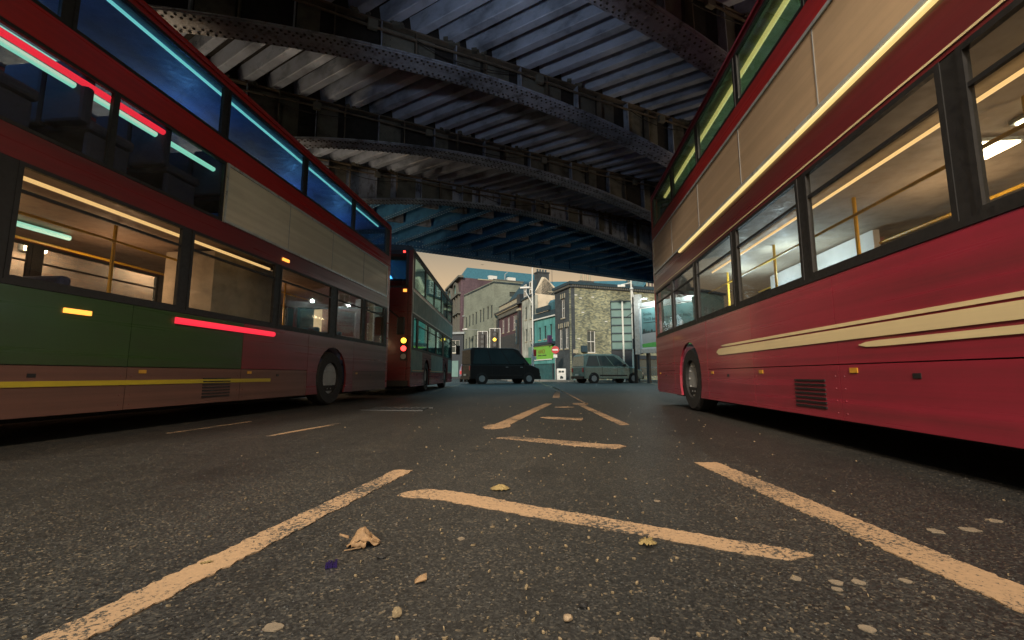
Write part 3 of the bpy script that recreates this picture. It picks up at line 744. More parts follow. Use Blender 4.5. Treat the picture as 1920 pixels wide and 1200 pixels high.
    # wheels
    for y in axles:
        for s in (1, -1):
            w = MB().ring((s*1.09, y, .49), (1, 0, 0), .485, .29, .28, 30).build('wheel', M['tyre'], t, smooth=False)
            rm = MB().ring((s*1.15, y, .49), (1, 0, 0), .292, .13, .08, 24); rm.tube((s*1.10, y, .49), (s*1.19, y, .49), .14, 16)
            for k in range(10): rm.dome((s*1.19, y + .20*cos(k*pi/5), .49 + .20*sin(k*pi/5)), (s, 0, 0), .02, 6)
            rm.build('rim', M['grey'], w)
            B('wheel_well', M['chassis'], min(s*.7, s*.9), max(s*.7, s*.9), y - .6, y + .6, .30, 1.12)
    # rear end (y = 0)
    B('engine_cover', c['low'], -1.135, 1.135, -.02, .04, .32, 1.12)
    gr = MB()
    for k in range(6): gr.box(-.6, .6, -.035, -.021, .52 + k*.075, .56 + k*.075)
    gr.build('engine_grille', M['black'], t)
    B('bumper', M['black'], -1.2, 1.2, -.07, -.022, .24, .40)
    if c.get('rear_low_window'):
        wo_ = MB().box(-1.12, 1.12, -.01, .03, 1.125, 1.18).box(-1.12, 1.12, -.01, .03, zl1 - .02, zl1 + .05).box(-1.135, -1.08, -.01, .03, 1.18, zl1 - .02).box(1.08, 1.135, -.01, .03, 1.18, zl1 - .02).build('rear_window', M['black'], t)
        bx('pane', M['g_clear'], wo_, -1.08, 1.08, .004, .012, 1.18, zl1 - .02)
    else: B('rear_panel', c['band2'], -1.135, 1.135, -.015, .04, 1.125, zl1 + .05)
    B('rear_advert_panel', c['rear_mid'], -1.135, 1.135, -.018, .04, zl1 + .055, zu0 - .02)
    wo_ = MB().box(-1.135, 1.135, -.01, .03, zu0 - .015, zu0 + .04).box(-1.135, 1.135, -.01, .03, zu1 - .04, zt).box(-1.135, -1.06, -.01, .03, zu0 + .04, zu1 - .04).box(1.06, 1.135, -.01, .03, zu0 + .04, zu1 - .04).build('rear_window', M['black'], t)
    bx('pane', c['g_up'], wo_, -1.06, 1.06, .004, .012, zu0 + .04, zu1 - .04)
    for s in (1, -1):
        cl = B('rear_lamp_cluster', M['black'], s*1.06 - .09, s*1.06 + .09, -.045, -.021, .95, 1.58)
        for z, m_ in ((1.50, M['e_amber']), (1.28, M['e_red_hi']), (1.06, M['grey'])):
            MB().tube((s*1.06, -.046, z), (s*1.06, -.062, z), .075, 16).build('lamp_lens', m_, cl)
        B('high_marker_lamp', M['e_red_hi'], s*1.0 - .03, s*1.0 + .03, -.03, -.011, zu1 + .0, zu1 + .05)
        B('reflector', M['e_orange'], s*1.05 - .05, s*1.05 + .05, -.03, -.019, zu0 - .14, zu0 - .06)
    pl = B('number_plate', M['plate'], -.28, .28, -.04, -.036, .98, 1.09)
    # front end (y = L)
    B('front_panel', c['low'], -1.135, 1.135, L - .04, L + .02, .32, 1.05)
    wo_ = MB().box(-1.135, 1.135, L - .03, L + .01, 1.055, 1.12).box(-1.135, 1.135, L - .03, L + .01, zl1, zl1 + .12).box(-1.135, -1.07, L - .03, L + .01, 1.12, zl1).box(1.07, 1.135, L - .03, L + .01, 1.12, zl1).build('windscreen', M['black'], t)
    bx('pane', M['g_clear'], wo_, -1.07, 1.07, L - .014, L - .006, 1.12, zl1)
    B('destination_box', M['black'], -1.135, 1.135, L - .04, L + .015, zl1 + .125, zu0 - .35)
    B('front_band', c['band2'], -1.135, 1.135, L - .04, L + .012, zu0 - .345, zu0 - .02)
    wo_ = MB().box(-1.135, 1.135, L - .03, L + .01, zu0 - .015, zu0 + .04).box(-1.135, 1.135, L - .03, L + .01, zu1 - .04, zt).box(-1.135, -1.07, L - .03, L + .01, zu0 + .04, zu1 - .04).box(1.07, 1.135, L - .03, L + .01, zu0 + .04, zu1 - .04).build('upper_windscreen', M['black'], t)
    bx('pane', c['g_up'], wo_, -1.07, 1.07, L - .014, L - .006, zu0 + .04, zu1 - .04)
    for s in (1, -1):
        h = MB().tube((s*.88, L + .02, .72), (s*.88, L + .05, .72), .11, 18).build('headlamp', M['chrome'], t)
        MB().tube((s*1.3, L - .1, 2.15), (s*1.5, L + .12, 1.95), .018).build('mirror_arm', M['black'], t)
        bevel(B('mirror', M['black'], s*1.52 - .1, s*1.52 + .1, L + .08, L + .16, 1.55, 2.0), .03)
    # seats
    seat0 = None
    for deck, zf in (('lower', .37), ('upper', zl1 + .165)):
        y = 1.1
        while y < L - 1.6:
            for sx in (-.78, .78):
                skip = any(a <= y <= b for a, b in c.get('no_seats', ())) and deck == 'lower'
                if not skip:
                    if seat0 is None:
                        m_ = MB(); m_.box(-.43, .43, -.22, .22, .38, .48); m_.box(-.43, -.02, -.30, -.20, .42, 1.02); m_.box(.02, .43, -.30, -.20, .42, 1.02); m_.box(-.4, -.34, -.2, .2, 0, .38); m_.box(.34, .40, -.2, .2, 0, .38)
                        seat0 = bevel(m_.build('seat', M['seat'], t), .03); seat0.location = (sx, y, zf)
                    else: copy_part(seat0, t, (sx, y, zf))
            y += .82
    pole0 = None
    for y in c.get('poles', ()):
        if pole0 is None:
            pole0 = MB().tube((0, 0, .36), (0, 0, zl1 + .03), .018, 8).build('grab_pole', M['pole_y'], t); pole0.location = (.42, y, 0)
        else: copy_part(pole0, t, (.42, y, 0))
    for x in (-.45, .45):
        MB().tube((x, .9, zl1 - .16), (x, L - 2.2, zl1 - .16), .016, 8).build('grab_rail', M['pole_y'], t)
        MB().tube((x, .9, zt - .22), (x, L - 1.2, zt - .22), .016, 8).build('grab_rail', M['pole_y'], t)
    # light tubes, and strips added in place of light trails
    for (x, z, y0, y1, m_, rad) in c.get('tubes', ()):
        MB().tube((x, y0, z), (x, y1, z), rad, 10).build('light_or_trail_tube', m_, t)
    for (x, y, z, pw, col) in c.get('glows', ()):
        d = bpy.data.lights.new('saloon_glow', 'POINT'); d.energy = pw; d.color = col; d.shadow_soft_size = .15
        o = bpy.data.objects.new('saloon_glow', d); COL.objects.link(o); o.parent = t; o.location = (x, y, z)
    for (x, y) in c.get('square_lamps', ()):
        q = bx('bridge_lamp_in_bus', M['alum'], t, x - .15, x + .15, y - .15, y + .15, zl1 + .0, zl1 + .028); bx('lamp_glass', M['e_bridge_lamp'], q, x - .13, x + .13, y - .13, y + .13, zl1 - .012, zl1 - .001)
    for (n, x0, x1, y0, y1, z0, z1, m_) in c.get('boxes', ()):
        bx(n, m_, t, x0, x1, y0, y1, z0, z1)
    return t
def spans(a, b, n, gap=.10):
    w = (b - a) / n
    return [(a + i*w + gap/2, a + (i+1)*w - gap/2) for i in range(n)]
# bus passing on the left, heading away: local y = world y + 0.8
make_bus('red double-decker on the left with a pale grey advert panel and teal saloon lights', (-5.35, -.8, 0), 0, 11.4, dict(
    z=(1.27, 2.20, 2.45, 3.22, 3.50, 4.18), axles=(2.3, 8.7), low=M['maroon'], skirt=M['brown'], band=M['maroon'], band2=M['red'], cant=M['red'], gutter=M['red'],
    g_low=M['g_bus'], g_up=M['g_blue'], ceil_low=M['lining_brown'], ceil_up=M['lining_navy'], rear_mid=M['maroon'],
    win_lower=spans(.3, 8.6, 5) + [(8.75, 9.9), (10.0, 11.1)], win_upper=spans(.25, 11.1, 6, .06),
    mid=[(.10, 5.75, M['g_bus'], 'glass'), (5.76, 11.2, M['cream_ad'], 'advert'), (11.21, 11.3, M['red'], 'panel')],
    panels=[(3.2, 7.0, M['green'])], stripes=[(.455, .50, 3.2, 6.9, M['yellow'])],  # green panel: colour of a light trail painted on the side
    poles=(2, 3.6, 5.2, 6.8, 8.4), no_seats=((5.0, 8.0),),
    glows=[(.3, y, 3.75, 7, (.20, .55, 1.0)) for y in (3.5, 6, 8.6, 10.4)] + [(.0, y, 1.7, 8, (1, .60, .32)) for y in (4.0, 5.6, 8.4)] + [(.7, 3.0, 2.9, 4, (.4, .8, .8))],
    tubes=[(1.05, 4.19, .3, 11.0, M['e_teal'], .017), (-.40, 4.16, .3, 5.2, M['e_teal'], .03), (1.10, 3.12, 1.2, 6.0, M['e_teal'], .028), (-.40, 2.17, .3, 5.4, M['e_teal'], .03),
           (1.12, 2.12, .4, 6.9, M['e_warm'], .018), (1.256, 1.14, 5.2, 6.9, M['e_red'], .035), (1.19, 3.14, 3.3, 4.9, M['e_red'], .03)],  # both red strips are added in place of light trails
    boxes=[('lit_patch_board', .2, .9, 6.1, 7.5, 1.0, 2.18, M['lining']), ('amber_trail_strip', 1.2505, 1.268, 4.1, 4.32, 1.07, 1.11, M['e_orange']), ('amber_trail_strip', 1.2505, 1.268, 7.0, 7.16, 2.28, 2.32, M['e_orange'])]))  # board added for a lit tan patch; amber strips stand in for trails
# stopped bus ahead of it, turned a little to the left
make_bus('stopped red double-decker ahead on the left with lit rear lamps and teal windows', (-3.98 - 1.25*cos(.11), 12.0 - 1.25*sin(.11), 0), .11, 9.6, dict(
    z=(1.30, 2.25, 2.30, 2.95, 3.02, 4.02), axles=(2.6, 7.2), low=M['maroon'], skirt=M['crimson'], band=M['black'], band2=M['maroon'], cant=M['slate_dk'], gutter=M['dkgrey'],
    g_low=M['g_teal'], g_up=M['g_teal'], ceil_low=M['lining'], ceil_up=M['lining'], rear_mid=M['maroon'],
    win_lower=[(.3, .85)] + spans(.95, 6.3, 3, .07) + [(6.6, 9.2)], win_upper=spans(.25, 9.35, 5, .06),
    mid=[(.10, 9.5, M['hoard'], 'advert')], panels=[(0, 10, M['hoard'])], stripes=[(.66, .69, .2, 9.3, M['cream'])], poles=(3,), tubes=[]))
# bus passing on the right, coming towards the camera: local y = 9.4 - world y
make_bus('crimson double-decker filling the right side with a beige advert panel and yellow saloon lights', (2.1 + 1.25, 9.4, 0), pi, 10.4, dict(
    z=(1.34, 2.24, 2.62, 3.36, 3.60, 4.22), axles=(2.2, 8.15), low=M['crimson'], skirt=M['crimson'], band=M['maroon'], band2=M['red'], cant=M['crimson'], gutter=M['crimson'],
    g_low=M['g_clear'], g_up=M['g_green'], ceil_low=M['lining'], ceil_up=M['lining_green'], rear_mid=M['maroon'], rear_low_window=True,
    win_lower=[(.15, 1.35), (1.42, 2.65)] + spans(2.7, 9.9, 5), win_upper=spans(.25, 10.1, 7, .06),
    mid=[(.10, 10.3, M['beige_ad'], 'advert')], stripes=[(.80, .885, 3.4, 10.3, M['cream']), (.90, .925, 3.55, 10.3, M['cream']), (.735, .775, 6.1, 10.3, M['cream']), (2.27, 2.285, .2, 10.3, M['cream'])],  # cream stripes paint the headlight trails onto the flank
    poles=(1.75, 3.35, 4.95, 6.55), no_seats=((0, 3.2),),
    glows=[(.2, y, 3.8, 9, (.62, .9, .60)) for y in (1.5, 3.5, 5.5, 7.8)] + [(-.1, y, 1.75, 6.5, (1, .66, .38)) for y in (5.35, 7.15, 8.75)] + [(.3, y, 1.9, 12, (.72, .92, 1.0)) for y in (2.0, 3.3)],
    tubes=[(1.02, 4.23, .3, 10.1, M['e_yellow'], .028), (1.262, 2.585, 2.0, 10.3, M['e_yellow'], .02), (.75, 2.22, 2.0, 9.9, M['e_warm'], .014)],  # tube along the advert's foot is added in place of a light trail
    square_lamps=[(.09, 5.9), (.09, 6.4)],  # lamps of the bridge, set into the bus ceiling instead
    boxes=[('lit_patch_board', -.45, -.38, 1.5, 4.0, .4, 2.24, M['white'])]))  # white board and its cool glows added to make the window pale

# ------------------------------------------------------------------ cars and vans in the junction
def make_car(name, label, cat, loc, rot, L, Wd, body, roof, zb, zr, paint, rear=True, plate=True, box=False):
    """body: side outline (y, z) up to the belt; roof: outline of the glasshouse; heading is local +y"""
    t = thing(name, label, cat, loc, rot)
    hw = Wd / 2
    lo = MB().prism_x(body, -hw, hw).build('body', paint, t); bevel(lo, .05, 3)
    # glasshouse narrows towards the roof
    def hwz(z): return hw - .02 - (z - zb) / (zr - zb) * (.14 if not box else .05)
    n = len(roof); vs = [(-hwz(z), y, z) for y, z in roof] + [(hwz(z), y, z) for y, z in roof]
    cb = MB().add(vs, [tuple(range(n - 1, -1, -1)), tuple(range(n, 2*n))] + [(i, (i+1) % n, n + (i+1) % n, n + i) for i in range(n)]).build('cabin', paint, t); bevel(cb, .04, 2)
    ys = [p[0] for p in roof]; y0, y1 = min(ys), max(ys)
    top = [p for p in roof if p[1] > zr - .02]; yt0, yt1 = min(p[0] for p in top), max(p[0] for p in top)
    za, zc = zb + .05, zr - .12
    def yat(z, front):   # edge of the glasshouse at height z
        k = (z - zb) / (zr - zb); return (y1 + (yt1 - y1) * k) if front else (y0 + (yt0 - y0) * k)
    m = 3
    for s in (1, -1):
        for k in range(m):
            pts = []
            for (f, z) in ((k / m, za), ((k + 1) / m, za), ((k + 1) / m, zc), (k / m, zc)):
                a, b = yat(z, False) + .12, yat(z, True) - .12; d = .03 if (f == k / m) else -.03
                pts.append((a + (b - a) * f + d, z))
            vs = [(s * (hwz(z) + .004), y, z) for y, z in pts] + [(s * (hwz(z) - .03), y, z) for y, z in pts]
            MB().add(vs, [(0,1,2,3),(7,6,5,4),(0,4,5,1),(1,5,6,2),(2,6,7,3),(3,7,4,0)]).build('side_window', M['pane'], t)
        bevel(bx('door_mirror', M['black'], t, s*(hw + .02) - .09, s*(hw + .02) + .09, yat(za, True) - .45, yat(za, True) - .30, za, za + .14), .03)
    for front, nm in ((True, 'windscreen'), (False, 'rear_window')):
        d = .006 if front else -.006; ya, yb = yat(za, front) + d, yat(zc, front) + d
        vs = [(-hwz(za) + .1, ya, za), (hwz(za) - .1, ya, za), (hwz(zc) - .1, yb, zc), (-hwz(zc) + .1, yb, zc)]
        vs += [(x, y - d * 5, z) for x, y, z in vs]
        MB().add(vs, [(0,1,2,3),(7,6,5,4),(0,4,5,1),(1,5,6,2),(2,6,7,3),(3,7,4,0)]).build(nm, M['pane'], t)
    yb0, yb1 = min(p[0] for p in body), max(p[0] for p in body)
    for s in (1, -1):
        for f in (.30, .55, .76):
            yy = yb0 + (yb1 - yb0) * f; bx('door_seam', M['black'], t, min(s*hw, s*(hw + .004)), max(s*hw, s*(hw + .004)), yy, yy + .018, .42, zb - .01)
            if f > .3: bx('door_handle', M['grey'], t, min(s*hw, s*(hw + .03)), max(s*hw, s*(hw + .03)), yy - .28, yy - .12, zb - .16, zb - .12)
        bx('side_moulding', M['black'], t, min(s*hw, s*(hw + .012)), max(s*hw, s*(hw + .012)), yb0 + 1.2, yb1 - 1.3, .48, .56)
    bx('grille', M['black'], t, -hw*.5, hw*.5, yb1 - .03, yb1 + .012, .56, .72)
    for y in (yb0 + .75, yb1 - .80):
        for s in (1, -1):
            MB().tube((s*(hw - .12), y, .33), (s*(hw + .004), y, .33), .39, 20).build('wheel_arch', M['black'], t)
            w = MB().ring((s*(hw - .08), y, .325), (1, 0, 0), .32, .2, .2, 22).build('wheel', M['tyre'], t)
            rm = MB().tube((s*(hw - .06), y, .325), (s*(hw + .012), y, .325), .2, 14); rm.build('rim', M['grey'], w)
    for s in (1, -1):
        bx('tail_lamp', M['sign_red'], t, s*(hw - .14) - .08, s*(hw - .14) + .08, yb0 - .02, yb0 + .03, zb - .35, zb - .08)
        bx('headlamp', M['chrome'], t, s*(hw - .2) - .14, s*(hw - .2) + .14, yb1 - .04, yb1 + .015, .58, .74)
    bx('bumper', M['black'], t, -hw + .03, hw - .03, yb0 - .05, yb0 + .02, .28, .46); bx('front_bumper', M['black'], t, -hw + .03, hw - .03, yb1 - .02, yb1 + .05, .28, .48)
    if plate: bx('number_plate', M['plate'], t, -.26, .26, yb0 - .062, yb0 - .052, .50, .61)
    return t
make_car('delivery_van', 'dark van with tinted windows turning across the junction in front of the shops', 'van', (-3.45, 28.5, 0), radians(-62), 4.7, 1.95,
    [(-2.35, .28), (2.25, .28), (2.35, .5), (2.3, .95), (1.7, 1.18), (-2.35, 1.18)], [(-2.33, 1.175), (1.65, 1.175), (.85, 2.12), (.5, 2.22), (-2.2, 2.22), (-2.33, 2.1)], 1.175, 2.22, M['van_dark'], box=True)
make_car('parked_car', 'small lilac hatchback seen from behind, just left of the dark van', 'car', (-6.75, 36.5, 0), radians(4), 4.0, 1.72,
    [(-1.95, .28), (1.95, .28), (2.0, .5), (1.9, .80), (.9, .96), (-1.95, .96), (-2.0, .6)], [(-1.9, .955), (.85, .955), (.15, 1.42), (-.3, 1.50), (-1.4, 1.47), (-1.65, 1.40)], .955, 1.50, M['car_lilac'])
make_car('minivan', 'pale grey-green van in front of the yellow brick corner building', 'van', (3.6, 31.5, 0), radians(-66), 4.6, 1.85,
    [(-2.2, .28), (2.25, .28), (2.35, .5), (2.25, .85), (1.35, 1.10), (-2.25, 1.10)], [(-2.22, 1.095), (1.30, 1.095), (.55, 1.82), (.1, 1.95), (-1.9, 1.95), (-2.15, 1.85)], 1.095, 1.95, M['car_sage'])

# ------------------------------------------------------------------ buildings beyond the bridge
def facade(t, A, B, h, m, openings=(), z0=0.0, depth=.35, name='wall', frame='win_white', sash=True, sill=True, top=None, bars=True, pane='pane'):
    """wall part from ground point A to B (left to right as seen), with real openings; windows are parts, panes sub-parts"""
    L = sqrt((B[0]-A[0])**2 + (B[1]-A[1])**2); th = atan2(B[1]-A[1], B[0]-A[0])
    xs = sorted({0, L, *[v for o in openings for v in (o[0], o[1])]}); zs = sorted({z0, h, *[v for o in openings for v in (o[2], o[3])]})
    mb = MB()
    hole = lambda x, z: any(o[0] < x < o[1] and o[2] < z < o[3] for o in openings)
    for a, b in zip(xs, xs[1:]):
        for c, d in zip(zs, zs[1:]):
            if hole((a + b)/2, (c + d)/2): continue
            mb.add([(a,0,c),(b,0,c),(b,0,d),(a,0,d)], [(0,1,2,3)])
    for o in openings:
        a, b, c, d = o[:4]
        mb.add([(a,0,c),(b,0,c),(b,0,d),(a,0,d),(a,.22,c),(b,.22,c),(b,.22,d),(a,.22,d)], [(0,4,5,1),(1,5,6,2),(2,6,7,3),(3,7,4,0)])
    mb.add([(0,depth,z0),(L,depth,z0),(L,depth,h),(0,depth,h),(0,0,z0),(L,0,z0),(L,0,h),(0,0,h)], [(3,2,1,0),(0,4,7,3),(1,2,6,5),(7,6,2,3)])
    me_o = MB(); me_o.v = mb.v; me_o.f = mb.f
    w = me_o.build(name, m, t, (A[0], A[1], 0), th)
    for o in openings:
        a, b, c, d = o[:4]; f = min(.07, (b - a) * .13); fr = MB()
        fr.box(a, b, .10, .17, c, c + f); fr.box(a, b, .10, .17, d - f, d); fr.box(a, a + f, .10, .17, c + f, d - f); fr.box(b - f, b, .10, .17, c + f, d - f)
        if sash: fr.box(a + f, b - f, .09, .16, (c + d)/2 - .03, (c + d)/2 + .03)
        if bars and b - a > .55: fr.box((a + b)/2 - .02, (a + b)/2 + .02, .105, .155, c + f, d - f)
        wo_ = fr.build('window', M[frame], t, (A[0], A[1], 0), th)
        bx('pane', M[pane], wo_, a + f, b - f, .12, .135, c + f, d - f)
        if sill: bx('sill', M['stone'], wo_, a - .06, b + .06, -.05, .10, c - .10, c - .002)
    return w, th, L
def ledge(t, A, B, z0, z1, out, m, name='cornice', a0=0, a1=None, back=0.0):
    L = sqrt((B[0]-A[0])**2 + (B[1]-A[1])**2); th = atan2(B[1]-A[1], B[0]-A[0])
    return bx(name, m, t, a0 - (out if a0 == 0 else 0), (L + out) if a1 is None else a1, -out, -.003 + back, z0, z1, loc=(A[0], A[1], 0), rotz=th)
def side(P, d, n): return (P[0] + d[0]*n, P[1] + d[1]*n)
def poly_roof(t, pts, faces, m, name='roof'):
    return MB().add(pts, faces).build(name, m, t)

# --- yellow brick corner building
A, B_, C_ = (.10, 41.0), (1.48, 38.0), (9.98, 42.0)
t = thing('corner_building', 'yellow stock brick corner house with a dark parapet, on the right of the junction', 'building')
rw = [(4.34, 5.25, 6.05, 7.2), (1.50, 2.32, 2.45, 4.4)]
facade(t, B_, C_, 8.1, M['yellow_brick'], rw)
facade(t, A, B_, 8.1, M['dark_brick'], [(1.35, 2.05, 5.6, 7.35), (.85, 1.45, 2.85, 4.7), (2.05, 2.65, 2.85, 4.7)])  # shaded side: its shade is put into the darker brick colour
back = side(C_, (-.2, 1), 8)
for P, Q, nm in ((B_, C_, 1), (A, B_, 0)):
    ledge(t, P, Q, 8.1, 8.34, .10, M['dark_brick'], 'brick_course'); ledge(t, P, Q, 8.345, 8.60, .20, M['slate_dk'], 'cornice', back=.5)
    L = sqrt((Q[0]-P[0])**2 + (Q[1]-P[1])**2); th = atan2(Q[1]-P[1], Q[0]-P[0]); dm = MB(); x = .1
    while x < L - .1: dm.box(x, x + .09, -.16, -.101, 8.16, 8.33); x += .22
    dm.build('dentils', M['stone_dk'], t, (P[0], P[1], 0), th, kind='stuff')
# flat gauged arches with pale keystones over the dark front's windows
th = atan2(B_[1]-A[1], B_[0]-A[0])
for a, b, z in ((1.35, 2.05, 7.37), (.85, 1.45, 4.72), (2.05, 2.65, 4.72)):
    for k, m_ in enumerate(('stone', 'slate_dk', 'stone', 'slate_dk', 'stone')):
        x0 = a - .12 + (b - a + .24) * k / 5; bx('arch_stone', M[m_], t, x0 + .01, x0 + (b - a + .24)/5 - .01, -.03, .05, z, z + .42, loc=(A[0], A[1], 0), rotz=th)
MB().prism_z([A, B_, C_, (9.0, 50), (2.5, 50)], 8.15, 8.2).build('flat_roof', M['lead'], t)
facade(t, C_, (9.0, 50), 8.4, M['dark_brick'])
# shop floor under the brick: dark fascia, posts and glazing
th = atan2(C_[1]-B_[1], C_[0]-B_[0])
bx('shop_fascia', M['pub'], t, .05, 9.2, -.14, -.004, 1.95, 2.30, loc=(*B_, 0), rotz=th)
for k in range(7): bx('shopfront_post', M['hoard'], t, .1 + k*1.5, .26 + k*1.5, -.10, -.004, .13, 1.94, loc=(*B_, 0), rotz=th)
for k in range(6): bx('shop_glass', M['pane'], t, .27 + k*1.5, 1.59 + k*1.5, -.05, -.004, .5, 1.94, loc=(*B_, 0), rotz=th)
bx('wall_box', M['slate_dk'], t, .85, 1.35, -.25, -.004, 2.5, 3.05, loc=(*B_, 0), rotz=th)
bx('stone_plaque', M['stone'], t, .12, .60, -.03, -.004, 2.4, 2.7, loc=(*B_, 0), rotz=th)
for x, z in ((.35, 7.4), (.8, 7.15), (2.0, 7.3), (.55, 3.6), (1.0, 5.9), (3.3, 5.2)): bx('pale_brick', M['win_white'], t, x, x + .26, -.012, .02, z, z + .085, loc=(*B_, 0), rotz=th)
def chimney(parent, x, y, z0, z1, w, d, m, pots, rot=0, potm='stone', ph=.55):
    c = MB().box(-w/2, w/2, -d/2, d/2, z0, z1).box(-w/2 - .06, w/2 + .06, -d/2 - .06, d/2 + .06, z1, z1 + .14).build('chimney', m, parent, (x, y, 0), rot)
    for k in range(pots):
        px = -w/2 + w * (k + .5) / pots
        MB().tube((px, 0, z1 + .141), (px, 0, z1 + .14 + ph), .11, 10, .085).tube((px, 0, z1 + .141 + ph), (px, 0, z1 + .20 + ph), .11, 10).build('chimney_pot', M[potm], c)
    return c
chimney(t, 2.9, 40.2, 8.2, 8.9, 1.3, .5, M['dark_brick'], 3, .44, 'stone', .75)
chimney(t, 7.1, 42.2, 8.2, 8.9, .5, .5, M['dark_brick'], 1, .44, 'stone_dk', .6)
chimney(t, 9.4, 43.5, 8.2, 8.9, 1.2, .5, M['dark_brick'], 3, .44, 'stone', .5)

# --- teal shop house
A, B_ = (-2.01, 45.6), (.10, 41.8); d = (.875, .486)
t = thing('teal_shop', 'narrow teal painted shop with a green sign, between the white house and the corner building', 'building')
facade(t, A, B_, 6.1, M['teal_wall'], [(.92, 1.40, 4.05, 5.3), (2.08, 2.56, 4.07, 5.35), (3.25, 3.75, 4.08, 5.4)], frame='slate_dk', bars=False)
ledge(t, A, B_, 6.1, 6.22, .18, M['win_white'], 'cornice'); ledge(t, A, B_, 6.225, 6.75, .12, M['slate_dk'], 'parapet', back=.4)
th = atan2(B_[1]-A[1], B_[0]-A[0]); FL = dict(loc=(*A, 0), rotz=th)
bx('parapet_sign', M['slate_dk'], t, .9, 3.6, -.30, -.10, 6.78, 7.25, **FL)
pr = MB().prism_x([(0, 6.78), (.5, 6.78), (.5, 7.5), (.25, 7.8), (0, 7.5)], 3.0, 4.0).build('gablet', M['slate'], t, (*A, 0), th)
bx('string_course', M['teal_wall'], t, .02, 4.3, -.06, -.004, 3.72, 3.82, **FL)
bx('shop_cornice', M['slate_dk'], t, -.1, 4.4, -.40, -.004, 3.45, 3.72, **FL)
sg = bx('shop_sign', M['sign_green'], t, .15, 3.95, -.22, -.004, 2.08, 3.36, **FL)
f = MB(); f.box(.05, 4.05, -.26, -.22, 1.98, 2.075); f.box(.05, 4.05, -.26, -.22, 3.365, 3.44); f.build('frame', M['win_white'], sg); sg.children[0].location = (0, 0, 0)
sgt = text('lettering', 'HANOI', .62, M['sign_brown'], sg, (1.15, -.226, 2.62), sx_=.75)
bx('lettering_line', M['ink'], sg, 1.15, 1.95, -.228, -.2215, 2.40, 2.49); bx('lettering_line', M['ink'], sg, 2.10, 2.95, -.228, -.2215, 2.40, 2.49)
bx('roller_shutter', M['teal_shop'], t, .15, 3.95, -.10, -.004, .12, 1.62, **FL)
sl = MB()
for k in range(18): sl.box(.17, 3.93, -.115, -.101, .16 + k*.08, .21 + k*.08)
sl.build('shutter_slats', M['teal_shop'], t, (*A, 0), th, kind='stuff')
bx('shop_lintel', M['teal_wall'], t, .02, 4.2, -.18, -.004, 1.63, 1.97, **FL)
bx('purple_banner', M['purple'], t, 4.10, 4.42, -.75, -.41, 3.55, 4.25, **FL)
for x0 in (-.02, 3.96): bx('shop_pilaster', M['pub'], t, x0, x0 + .16, -.15, -.004, .12, 1.62, **FL)

# --- white rendered house with cream gable and big chimney
A, B_ = (-3.64, 50.0), (-2.02, 46.0); D = side(B_, d, 6.5)
t = thing('white_house', 'stained white rendered house with a cream gable end and big dark chimney', 'building')
facade(t, A, B_, 8.95, M['white_wall'], [(1.05, 1.75, 6.62, 8.0), (2.85, 3.55, 6.57, 7.95), (1.2, 1.9, 4.19, 5.55), (2.85, 3.5, 4.19, 5.5)], frame='slate_dk', sill=True)
# gable wall over the teal shop
L = sqrt((D[0]-B_[0])**2 + (D[1]-B_[1])**2); th2 = atan2(D[1]-B_[1], D[0]-B_[0])
MB().prism_y([(0, 0), (L, 0), (L, 8.6), (3.2, 9.35), (1.35, 10.9), (1.0, 10.95), (0, 8.95)], 0, .3).build('gable_wall', M['cream_wall'], t, (*B_, 0), th2)
bx('gable_coping', M['stone'], t, 1.6, L, -.05, .35, 9.36, 9.45, loc=(*B_, 0), rotz=th2)
ledge(t, A, B_, 8.95, 9.1, .12, M['slate_dk'], 'gutter')
A2 = side(A, d, 1.3); B2 = side(B_, d, 1.3); A3 = side(A, d, 3); B3 = side(B_, d, 3)
poly_roof(t, [(*A, 9.1), (*B_, 9.1), (*B2, 11.0), (*A2, 11.0), (*A3, 9.0), (*B3, 9.0)], [(0,1,2,3), (3,2,5,4), (1,5,2), (0,3,4)], M['slate_dk'])
th = atan2(B_[1]-A[1], B_[0]-A[0])
for x in (1.0, 2.9):
    dr = MB().box(x - .42, x + .42, .10, 1.2, 9.12, 10.75).build('dormer', M['slate_dk'], t, (*A, 0), th)
    w = MB().box(x - .38, x + .38, .03, .098, 9.25, 9.34).box(x - .38, x + .38, .03, .098, 10.55, 10.65).box(x - .38, x - .29, .03, .098, 9.34, 10.55).box(x + .29, x + .38, .03, .098, 9.34, 10.55).box(x - .29, x + .29, .03, .098, 9.9, 9.98)
    w.build('frame', M['win_white'], dr); bx('pane', M['pane'], dr, x - .29, x + .29, .06, .09, 9.34, 10.55)
chimney(t, -1.30, 47.7, 8.9, 11.55, 1.35, .9, M['dark_brick'], 4, th2, 'slate_dk', .28)
MB().tube((B_[0]-.06, B_[1]-.15, .2), (B_[0]-.06, B_[1]-.15, 9.0), .055).build('drainpipe', M['slate_dk'], t)
bx('pale_green_panel', M['hoard'], t, 2.4, 3.6, -.06, -.004, 2.3, 3.5, loc=(*A, 0), rotz=th)
bx('hanging_sign', M['sign_dkgreen'], t, 3.2, 3.3, -1.3, -.004, 1.7, 2.35, loc=(*A, 0), rotz=th)
bx('shop_blind', M['purple'], t, .3, 3.9, -.9, -.004, 1.25, 1.42, loc=(*A, 0), rotz=th)
